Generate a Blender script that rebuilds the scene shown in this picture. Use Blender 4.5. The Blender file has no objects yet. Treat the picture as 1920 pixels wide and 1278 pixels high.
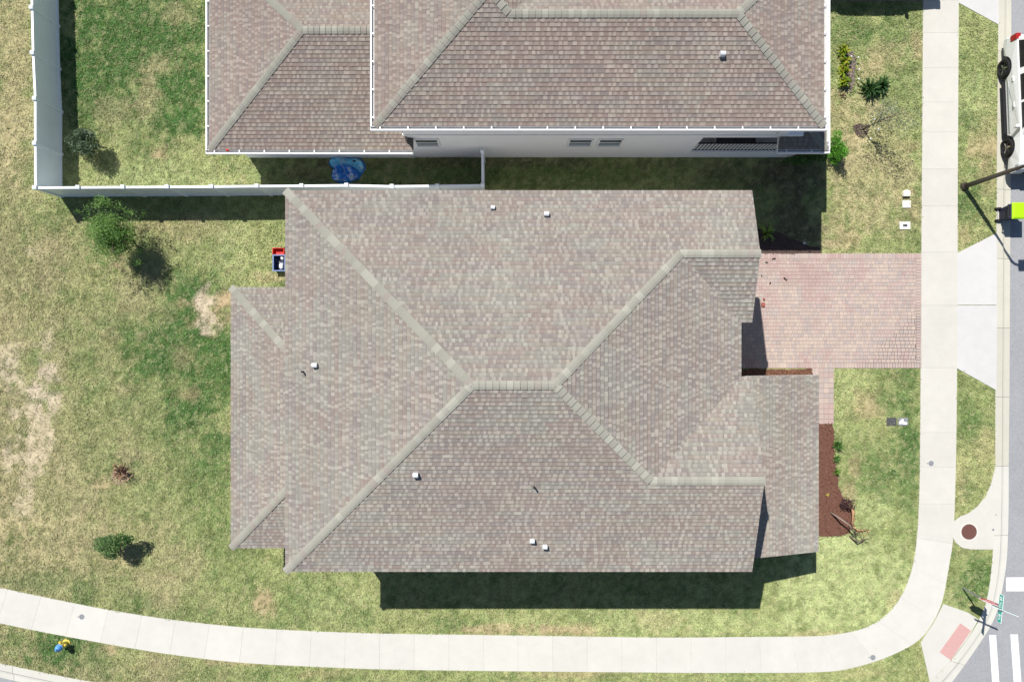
import bpy, bmesh, math, random
import numpy as np
from mathutils import Vector, Matrix

random.seed(7)
RNG = np.random.default_rng(7)
R = math.radians

# ------------------------------------------------------------------ camera, sky, sun, exposure
sc = bpy.context.scene
COL = sc.collection
H = 30.0          # flying height of the camera in metres
S = 43.2          # photograph pixels per metre on the ground

cd = bpy.data.cameras.new('camera')
cam = bpy.data.objects.new('camera', cd)
COL.objects.link(cam)
cam.location = (0, 0, H)
cam.rotation_euler = (0, 0, 0)
cd.sensor_width = 36.0
cd.lens = 36.0 * S * H / 1920.0
cd.clip_start = 0.1
cd.clip_end = 2000
sc.camera = cam

SUN = Vector((-0.407, 0.616, 1.0)).normalized()      # towards the sun
w = bpy.data.worlds.new('World')
sc.world = w
w.use_nodes = True
nt = w.node_tree
bg = nt.nodes['Background']
sky = nt.nodes.new('ShaderNodeTexSky')
sky.sky_type = 'NISHITA'
sky.sun_disc = False
sky.sun_elevation = math.asin(SUN.z)
sky.sun_rotation = math.atan2(SUN.x, SUN.y)
sky.air_density = 1.0
sky.dust_density = 0.4
sky.ozone_density = 2.0
nt.links.new(sky.outputs[0], bg.inputs[0])
bg.inputs[1].default_value = 0.068

ld = bpy.data.lights.new('sun', 'SUN')
ld.energy = 5.0
ld.angle = R(0.5)
ld.color = (1.0, 0.965, 0.915)
lo = bpy.data.objects.new('sun', ld)
COL.objects.link(lo)
lo.rotation_euler = SUN.to_track_quat('Z', 'Y').to_euler()
lo.location = (0, 0, 50)

sc.view_settings.view_transform = 'Standard'
sc.view_settings.look = 'None'
sc.view_settings.gamma = 1.0
sc.view_settings.exposure = 0.36
sc.view_settings.use_curve_mapping = False
sc.render.engine = 'CYCLES'
sc.cycles.max_bounces = 6
sc.cycles.diffuse_bounces = 3


# ------------------------------------------------------------------ helpers
def P(px, py, z=0.0):
    """world point at height z seen at pixel (px, py) of the photograph"""
    k = 1 - z / H
    return ((px - 960) / S * k, (639 - py) / S * k, z)


def P2(px, py, z=0.0):
    p = P(px, py, z)
    return (p[0], p[1])


def link_mat(o, m):
    if m is not None:
        o.data.materials.append(m)


def mat(name, color=(0.5, 0.5, 0.5), rough=0.8, attr=False, nscale=8.0, namt=0.12, bscale=40.0, bamt=0.0,
        metallic=0.0, spec=0.3, big=0.0, bigscale=0.6, trans=False, drough=0.0):
    m = bpy.data.materials.new(name)
    m.use_nodes = True
    n = m.node_tree.nodes
    l = m.node_tree.links
    b = n['Principled BSDF']
    b.inputs['Roughness'].default_value = rough
    b.inputs['Metallic'].default_value = metallic
    b.inputs['Specular IOR Level'].default_value = spec
    b.inputs['Diffuse Roughness'].default_value = drough
    tc = n.new('ShaderNodeTexCoord')
    if attr:
        a = n.new('ShaderNodeAttribute')
        a.attribute_name = 'Col'
        csock = a.outputs['Color']
    else:
        rgb = n.new('ShaderNodeRGB')
        rgb.outputs[0].default_value = (*color, 1)
        csock = rgb.outputs[0]

    def vary(cs, scale, amt, detail):
        no = n.new('ShaderNodeTexNoise')
        no.inputs['Scale'].default_value = scale
        no.inputs['Detail'].default_value = detail
        no.inputs['Roughness'].default_value = 0.65
        l.new(tc.outputs['Object'], no.inputs['Vector'])
        mr = n.new('ShaderNodeMapRange')
        mr.inputs['From Min'].default_value = 0.25
        mr.inputs['From Max'].default_value = 0.75
        mr.inputs['To Min'].default_value = 1 - amt
        mr.inputs['To Max'].default_value = 1 + amt
        l.new(no.outputs['Fac'], mr.inputs['Value'])
        mx = n.new('ShaderNodeMix')
        mx.data_type = 'RGBA'
        mx.blend_type = 'MULTIPLY'
        mx.inputs['Factor'].default_value = 1.0
        l.new(cs, mx.inputs[6])
        l.new(mr.outputs[0], mx.inputs[7])
        return mx.outputs[2]
    if namt > 0:
        csock = vary(csock, nscale, namt, 5.0)
    if big > 0:
        csock = vary(csock, bigscale, big, 3.0)
    l.new(csock, b.inputs['Base Color'])
    if bamt > 0:
        no = n.new('ShaderNodeTexNoise')
        no.inputs['Scale'].default_value = bscale
        no.inputs['Detail'].default_value = 4
        l.new(tc.outputs['Object'], no.inputs['Vector'])
        bp = n.new('ShaderNodeBump')
        bp.inputs['Strength'].default_value = bamt
        bp.inputs['Distance'].default_value = 0.02
        l.new(no.outputs['Fac'], bp.inputs['Height'])
        l.new(bp.outputs[0], b.inputs['Normal'])
    if trans:
        out = n['Material Output']
        tr = n.new('ShaderNodeBsdfTranslucent')
        l.new(csock, tr.inputs['Color'])
        ms = n.new('ShaderNodeMixShader')
        ms.inputs[0].default_value = 0.25
        l.new(b.outputs[0], ms.inputs[1])
        l.new(tr.outputs[0], ms.inputs[2])
        l.new(ms.outputs[0], out.inputs['Surface'])
    return m


M = {}
M['lawn'] = mat('lawn', attr=True, rough=1.0, nscale=14, namt=0.22, spec=0.0, bscale=30, bamt=0.25)
M['blade'] = mat('grass_blade', attr=True, rough=0.9, namt=0.0, spec=0.05)
M['leaf'] = mat('leaf', attr=True, rough=0.55, namt=0.1, spec=0.25, trans=True)
M['shingle'] = mat('shingle', attr=True, rough=0.95, nscale=60, namt=0.10, spec=0.0, big=0.07, bigscale=0.5, drough=0.4)
M['deck'] = mat('roof_deck', (0.12, 0.11, 0.10), rough=1.0)
M['cap'] = mat('cap_shingle', attr=True, rough=0.95, nscale=50, namt=0.08, spec=0.0, drough=0.4)
M['concrete'] = mat('concrete', attr=True, rough=0.9, nscale=2.5, namt=0.035, spec=0.1, bscale=80, bamt=0.08, big=0.045, bigscale=0.7)
M['joint'] = mat('joint', (0.40, 0.385, 0.34), rough=1.0)
M['asphalt'] = mat('asphalt', (0.285, 0.29, 0.30), rough=0.95, nscale=16, namt=0.16, spec=0.1, bscale=90, bamt=0.3, big=0.07, bigscale=0.8)
M['line'] = mat('road_paint', (0.70, 0.70, 0.69), rough=0.8, nscale=14, namt=0.16, spec=0.1)
M['paver'] = mat('paver', attr=True, rough=0.9, nscale=40, namt=0.10, spec=0.05, big=0.08, bigscale=0.9)
M['sand'] = mat('joint_sand', attr=True, rough=1.0, nscale=30, namt=0.12, spec=0.0)
M['mulch'] = mat('mulch', attr=True, rough=1.0, nscale=30, namt=0.35, spec=0.05, bscale=40, bamt=0.6)
M['stucco'] = mat('stucco', (0.88, 0.88, 0.89), rough=0.9, nscale=3, namt=0.03, bscale=90, bamt=0.12, spec=0.15)
M['trim'] = mat('white_trim', (0.84, 0.84, 0.84), rough=0.5, nscale=6, namt=0.02, spec=0.4)
M['gutter_in'] = mat('gutter_trough', (0.45, 0.44, 0.42), rough=0.7, nscale=10, namt=0.2)
M['vinyl'] = mat('white_vinyl', (0.84, 0.89, 0.95), rough=0.35, nscale=2, namt=0.02, spec=0.5)
M['glass'] = mat('window_glass', (0.015, 0.03, 0.025), rough=0.08, namt=0.0, spec=0.6)
M['blind'] = mat('window_blind', (0.16, 0.20, 0.23), rough=0.3, nscale=9, namt=0.1, spec=0.5)
M['dark'] = mat('dark_fabric', (0.012, 0.012, 0.018), rough=0.7)
M['black'] = mat('black_plastic', (0.015, 0.015, 0.018), rough=0.5, namt=0.05)
M['steel'] = mat('galvanised_steel', (0.55, 0.57, 0.58), rough=0.4, metallic=0.6, nscale=10, namt=0.1)
M['vent'] = mat('painted_vent', (0.62, 0.63, 0.65), rough=0.45, nscale=20, namt=0.05)
M['bark'] = mat('bark', (0.15, 0.11, 0.085), rough=0.95, nscale=18, namt=0.35, bscale=30, bamt=0.4)
M['deadwood'] = mat('dry_wood', (0.05, 0.03, 0.028), rough=0.95, nscale=18, namt=0.4)
M['tan'] = mat('dry_frond', (0.42, 0.24, 0.13), rough=0.9, nscale=14, namt=0.35)
M['bronze'] = mat('bronze_paint', (0.045, 0.035, 0.028), rough=0.45, nscale=5, namt=0.12, spec=0.4)
M['rust'] = mat('rusty_iron', (0.135, 0.062, 0.05), rough=0.8, nscale=22, namt=0.22, bscale=40, bamt=0.3)
M['grey_iron'] = mat('grey_iron', (0.22, 0.23, 0.24), rough=0.7, nscale=25, namt=0.3)
M['box_white'] = mat('plastic_box_lid', (0.70, 0.68, 0.58), rough=0.6, nscale=12, namt=0.05)
M['box_pure'] = mat('white_box_lid', (0.74, 0.72, 0.74), rough=0.6, nscale=12, namt=0.05)
M['box_dark'] = mat('dark_box_lid', (0.07, 0.07, 0.075), rough=0.7, nscale=25, namt=0.2)
M['car_paint'] = mat('white_car_paint', (0.70, 0.70, 0.68), rough=0.25, nscale=2, namt=0.01, spec=0.5)
M['car_glass'] = mat('car_glass', (0.012, 0.013, 0.016), rough=0.06, namt=0, spec=0.6)
M['tyre'] = mat('tyre_rubber', (0.014, 0.014, 0.015), rough=0.8, nscale=30, namt=0.15)
M['rim'] = mat('dark_alloy', (0.09, 0.09, 0.10), rough=0.35, metallic=0.7, namt=0.05)
M['chrome'] = mat('bright_alloy', (0.6, 0.6, 0.62), rough=0.2, metallic=1.0, namt=0.0)
M['lens'] = mat('headlight_lens', (0.35, 0.36, 0.38), rough=0.12, nscale=30, namt=0.4, spec=0.6)
M['red_lens'] = mat('tail_light_lens', (0.35, 0.02, 0.02), rough=0.2, namt=0.05)
M['bin'] = mat('bin_plastic', (0.030, 0.028, 0.065), rough=0.5, nscale=10, namt=0.12)
M['lime'] = mat('lime_plastic', (0.36, 0.72, 0.008), rough=0.45, nscale=6, namt=0.04)
M['sign_red'] = mat('sign_red', (0.50, 0.025, 0.03), rough=0.4, nscale=8, namt=0.06)
M['sign_teal'] = mat('sign_teal', (0.03, 0.40, 0.33), rough=0.4, nscale=8, namt=0.05)
M['sign_white'] = mat('sign_white', (0.82, 0.83, 0.83), rough=0.4, namt=0.02)
M['yellow'] = mat('hydrant_yellow', (0.62, 0.50, 0.10), rough=0.45, nscale=14, namt=0.1)
M['blue_cap'] = mat('hydrant_blue', (0.10, 0.30, 0.66), rough=0.4, nscale=14, namt=0.1)
M['pool'] = mat('pool_vinyl', attr=True, rough=0.25, nscale=5, namt=0.1, spec=0.6)
M['toy_red'] = mat('toy_red', (0.62, 0.03, 0.02), rough=0.4, nscale=9, namt=0.1)
M['tub_blue'] = mat('tub_blue', (0.015, 0.035, 0.12), rough=0.35, nscale=9, namt=0.1)
M['tub_rim'] = mat('tub_rim', (0.16, 0.22, 0.38), rough=0.35, nscale=9, namt=0.1)
M['bag_white'] = mat('white_sack', (0.78, 0.76, 0.78), rough=0.5, nscale=6, namt=0.05, bscale=12, bamt=0.3)
M['mat_pink'] = mat('tactile_mat', (0.50, 0.30, 0.28), rough=0.9, nscale=16, namt=0.07)
M['cushion'] = mat('grey_cushion', (0.05, 0.05, 0.06), rough=0.9)
M['interior'] = mat('porch_floor', (0.34, 0.34, 0.35), rough=0.9, nscale=3, namt=0.08)
M['garage'] = mat('garage_door', (0.72, 0.72, 0.70), rough=0.6)
M['far'] = mat('far_ground', (0.17, 0.18, 0.07), rough=1.0, nscale=0.6, namt=0.3, spec=0.0)


def mesh_obj(name, verts, faces, m=None, parent=None, cols=None, smooth=False, loc=None):
    me = bpy.data.meshes.new(name)
    me.from_pydata([tuple(v) for v in verts], [], [tuple(f) for f in faces])
    if cols is not None:
        a = me.attributes.new('Col', 'FLOAT_COLOR', 'POINT')
        c = np.ones((len(verts), 4), dtype=np.float32)
        c[:, :3] = np.asarray(cols, dtype=np.float32)
        a.data.foreach_set('color', c.ravel())
    if smooth:
        me.polygons.foreach_set('use_smooth', [True] * len(me.polygons))
    me.update()
    o = bpy.data.objects.new(name, me)
    COL.objects.link(o)
    if m is not None:
        me.materials.append(m)
    if parent is not None:
        o.parent = parent
    if loc is not None:
        o.location = loc
    return o


def quads_obj(name, V, m, cols, parent=None):
    """V: (n,4,3) quads, cols: (n,3)  -> one mesh, fast"""
    n = len(V)
    me = bpy.data.meshes.new(name)
    me.vertices.add(n * 4)
    me.vertices.foreach_set('co', np.asarray(V, dtype=np.float32).ravel())
    me.loops.add(n * 4)
    me.loops.foreach_set('vertex_index', np.arange(n * 4, dtype=np.int32))
    me.polygons.add(n)
    me.polygons.foreach_set('loop_start', np.arange(0, n * 4, 4, dtype=np.int32))
    me.update(calc_edges=True)
    me.validate()
    a = me.attributes.new('Col', 'FLOAT_COLOR', 'POINT')
    c = np.ones((n, 4, 4), dtype=np.float32)
    c[:, :, :3] = np.asarray(cols, dtype=np.float32)[:, None, :]
    a.data.foreach_set('color', c.ravel())
    me.materials.append(m)
    o = bpy.data.objects.new(name, me)
    COL.objects.link(o)
    if parent is not None:
        o.parent = parent
    return o


def tag(o, label=None, cat=None, group=None, kind=None):
    if label:
        o['label'] = label
    if cat:
        o['category'] = cat
    if group:
        o['group'] = group
    if kind:
        o['kind'] = kind
    return o


def thing(name, loc, label, cat, group=None, rotz=0.0):
    o = bpy.data.objects.new(name, None)
    COL.objects.link(o)
    o.location = loc
    o.rotation_euler = (0, 0, rotz)
    o.empty_display_size = 0.2
    return tag(o, label, cat, group)


class MB:
    """collects shapes into one mesh"""

    def __init__(s):
        s.v = []
        s.f = []
        s.c = []

    def add(s, verts, faces, col=(1, 1, 1)):
        b = len(s.v)
        s.v.extend([tuple(x) for x in verts])
        s.f.extend([tuple(b + i for i in f) for f in faces])
        s.c.extend([col] * len(verts))

    def box(s, x0, x1, y0, y1, z0, z1, col=(1, 1, 1), xf=None):
        v = [(x0, y0, z0), (x1, y0, z0), (x1, y1, z0), (x0, y1, z0), (x0, y0, z1), (x1, y0, z1), (x1, y1, z1), (x0, y1, z1)]
        if xf:
            v = [xf(Vector(p)) for p in v]
        s.add(v, [(3, 2, 1, 0), (4, 5, 6, 7), (0, 1, 5, 4), (1, 2, 6, 5), (2, 3, 7, 6), (3, 0, 4, 7)], col)

    def prism(s, poly, z0, z1, col=(1, 1, 1)):
        n = len(poly)
        zz0 = z0 if hasattr(z0, '__len__') else [z0] * n
        zz1 = z1 if hasattr(z1, '__len__') else [z1] * n
        v = [(p[0], p[1], a) for p, a in zip(poly, zz0)] + [(p[0], p[1], a) for p, a in zip(poly, zz1)]
        f = [tuple(range(n))[::-1], tuple(range(n, 2 * n))] + [(i, (i + 1) % n, n + (i + 1) % n, n + i) for i in range(n)]
        s.add(v, f, col)

    def tube(s, pts, rads, n=8, col=(1, 1, 1), caps=True):
        pts = [Vector(p) for p in pts]
        rings = []
        b = len(s.v)
        for i, p in enumerate(pts):
            d = (pts[min(i + 1, len(pts) - 1)] - pts[max(i - 1, 0)]).normalized()
            a = d.cross(Vector((0, 0, 1)))
            if a.length < 1e-3:
                a = Vector((1, 0, 0))
            a.normalize()
            c = d.cross(a)
            for k in range(n):
                t = 2 * math.pi * k / n
                s.v.append(tuple(p + (a * math.cos(t) + c * math.sin(t)) * rads[i]))
                s.c.append(col)
        for i in range(len(pts) - 1):
            for k in range(n):
                s.f.append((b + i * n + k, b + i * n + (k + 1) % n, b + (i + 1) * n + (k + 1) % n, b + (i + 1) * n + k))
        if caps:
            s.f.append(tuple(b + k for k in range(n))[::-1])
            s.f.append(tuple(b + (len(pts) - 1) * n + k for k in range(n)))

    def lathe(s, prof, n=16, center=(0, 0, 0), col=(1, 1, 1)):
        b = len(s.v)
        for (r, z) in prof:
            for k in range(n):
                t = 2 * math.pi * k / n
                s.v.append((center[0] + r * math.cos(t), center[1] + r * math.sin(t), center[2] + z))
                s.c.append(col)
        for i in range(len(prof) - 1):
            for k in range(n):
                s.f.append((b + i * n + k, b + i * n + (k + 1) % n, b + (i + 1) * n + (k + 1) % n, b + (i + 1) * n + k))
        s.f.append(tuple(b + (len(prof) - 1) * n + k for k in range(n)))
        s.f.append(tuple(b + k for k in range(n))[::-1])

    def obj(s, name, m, parent=None, cols=False, smooth=False, bevel=0.0, loc=None):
        o = mesh_obj(name, s.v, s.f, m, parent, s.c if cols else None, smooth, loc)
        if bevel > 0:
            bm = bmesh.new()
            bm.from_mesh(o.data)
            bmesh.ops.remove_doubles(bm, verts=bm.verts, dist=1e-5)
            eds = [e for e in bm.edges if len(e.link_faces) == 2 and e.calc_face_angle(0) > 0.5]
            bmesh.ops.bevel(bm, geom=eds, offset=bevel, segments=2, affect='EDGES', profile=0.5, clamp_overlap=True)
            bm.to_mesh(o.data)
            bm.free()
        return o


def recalc(o):
    bm = bmesh.new()
    bm.from_mesh(o.data)
    bmesh.ops.recalc_face_normals(bm, faces=bm.faces)
    bm.to_mesh(o.data)
    bm.free()
    return o


def vnoise(x, y, scale, seed=0):
    """value noise in [0,1] on numpy arrays"""
    x = np.asarray(x, dtype=np.float64) / scale + seed * 17.31
    y = np.asarray(y, dtype=np.float64) / scale - seed * 9.77
    xi = np.floor(x).astype(np.int64)
    yi = np.floor(y).astype(np.int64)
    fx = x - xi
    fy = y - yi
    fx = fx * fx * (3 - 2 * fx)
    fy = fy * fy * (3 - 2 * fy)

    def h(a, b):
        n = (a * 374761393 + b * 668265263 + seed * 1442695041) & 0xFFFFFFFF
        n = ((n ^ (n >> 13)) * 1274126177) & 0xFFFFFFFF
        n = n ^ (n >> 16)
        return (n & 0xFFFFFF) / float(0xFFFFFF)
    a = h(xi, yi)
    b = h(xi + 1, yi)
    c = h(xi, yi + 1)
    d = h(xi + 1, yi + 1)
    return (a * (1 - fx) + b * fx) * (1 - fy) + (c * (1 - fx) + d * fx) * fy


def fbm(x, y, scale, seed=0):
    return (vnoise(x, y, scale, seed) * 0.5 + vnoise(x, y, scale / 2.1, seed + 1) * 0.3 + vnoise(x, y, scale / 4.3, seed + 2) * 0.2)


def inside(x, y, poly):
    """vectorised point in polygon"""
    x = np.asarray(x)
    y = np.asarray(y)
    r = np.zeros(x.shape, dtype=bool)
    n = len(poly)
    for i in range(n):
        x0, y0 = poly[i][0], poly[i][1]
        x1, y1 = poly[(i + 1) % n][0], poly[(i + 1) % n][1]
        if y0 == y1:
            continue
        c = ((y0 > y) != (y1 > y)) & (x < (x1 - x0) * (y - y0) / (y1 - y0) + x0)
        r ^= c
    return r


# ------------------------------------------------------------------ ground plan (in photograph pixels on the ground)
WALK_IN = [(1731, -1200), (1730, -120), (1730, 0), (1729, 200), (1728, 320), (1727, 480), (1726, 640), (1725, 800), (1724, 900), (1722, 960), (1719, 1005),
           (1715, 1042), (1705, 1085), (1685, 1127), (1655, 1160), (1615, 1180), (1565, 1189), (1527, 1192), (1440, 1192.5), (1300, 1194),
           (1200, 1194), (960, 1190), (720, 1187), (600, 1183), (480, 1177), (400, 1170), (300, 1158), (200, 1142), (100, 1122), (0, 1101), (-160, 1063), (-1400, 766)]
WALK_OUT = [(1798, -1200), (1797, -120), (1797, 0), (1796, 200), (1795, 320), (1795, 480), (1794, 640), (1793, 800), (1791, 900), (1789, 960), (1787, 1012),
            (1777, 1070), (1767, 1128), (1750, 1165), (1724, 1201), (1665, 1231), (1605, 1250), (1555, 1259), (1440, 1260), (1300, 1260),
            (1200, 1259), (960, 1257), (720, 1254), (597, 1249), (474, 1243), (390, 1235), (288, 1221), (185, 1203), (82, 1184), (-20, 1163), (-185, 1122), (-1415, 828)]
CURB_IN = [(1876, -1200), (1873, -160), (1871, 100), (1869, 300), (1868, 436), (1867, 640), (1866, 732), (1866, 870), (1864, 960), (1862, 1030), (1859, 1065),
           (1855, 1100), (1848, 1133), (1836, 1162), (1815, 1197), (1777, 1245), (1742, 1280), (1700, 1312), (1620, 1332), (1500, 1338),
           (1000, 1334), (700, 1328), (400, 1308), (180, 1279), (120, 1268), (0, 1243), (-200, 1195), (-1400, 907)]
CURB_OUT = [(1901, -1200), (1898, -160), (1898, 100), (1897, 300), (1896, 436), (1895, 640), (1894.5, 732), (1893, 870), (1893, 960), (1891, 1030), (1888, 1065),
            (1882, 1100), (1874, 1140), (1862, 1170), (1843, 1200), (1805, 1255), (1770, 1300), (1725, 1342), (1640, 1363), (1500, 1368),
            (1000, 1364), (700, 1358), (400, 1338), (180, 1309), (120, 1297), (0, 1271), (-200, 1223), (-1400, 935)]
APRON = [(1793, 474), (1870, 436), (1869, 732), (1792, 690)]
APRON_N = [(1797, -110), (1872, -140), (1870.5, 47), (1797, 6)]
RAMP = [(1767, 1130), (1816, 1147), (1836, 1159), (1815, 1196), (1777, 1244), (1743, 1279), (1735, 1247), (1724, 1202), (1750, 1165)]
PAD = [(1862, 1029), (1820, 1029), (1803, 1026), (1791, 1016), (1783, 1002), (1782, 990), (1788, 977), (1799, 968), (1815, 962), (1832, 949),
       (1848, 929), (1858, 905), (1865, 875)]
DRIVE = [(1306, 475), (1728, 475), (1728, 690), (1563, 690), (1563, 795), (1535, 795), (1535, 704), (1520, 704), (1520, 690), (1306, 690)]
BED_E = [(1440, 795), (1560, 795), (1563.5, 803), (1564, 830), (1566, 880), (1572, 910), (1584, 938), (1597, 958), (1601, 982), (1592, 999), (1562, 1003), (1440, 1005)]
BED_STRIP = [(1380, 691.5), (1518, 691.5), (1520, 694), (1520, 704), (1380, 704)]
BED_N = [(1330, 425), (1440, 430), (1470, 440), (1500, 455), (1536, 464), (1536, 474.5), (1330, 474.5)]
BED_NEIGH = [(1584, 96), (1598, 98), (1604, 112), (1602, 158), (1594, 172), (1584, 168)]


def W(poly):
    return [P2(a, b) for a, b in poly]


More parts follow.
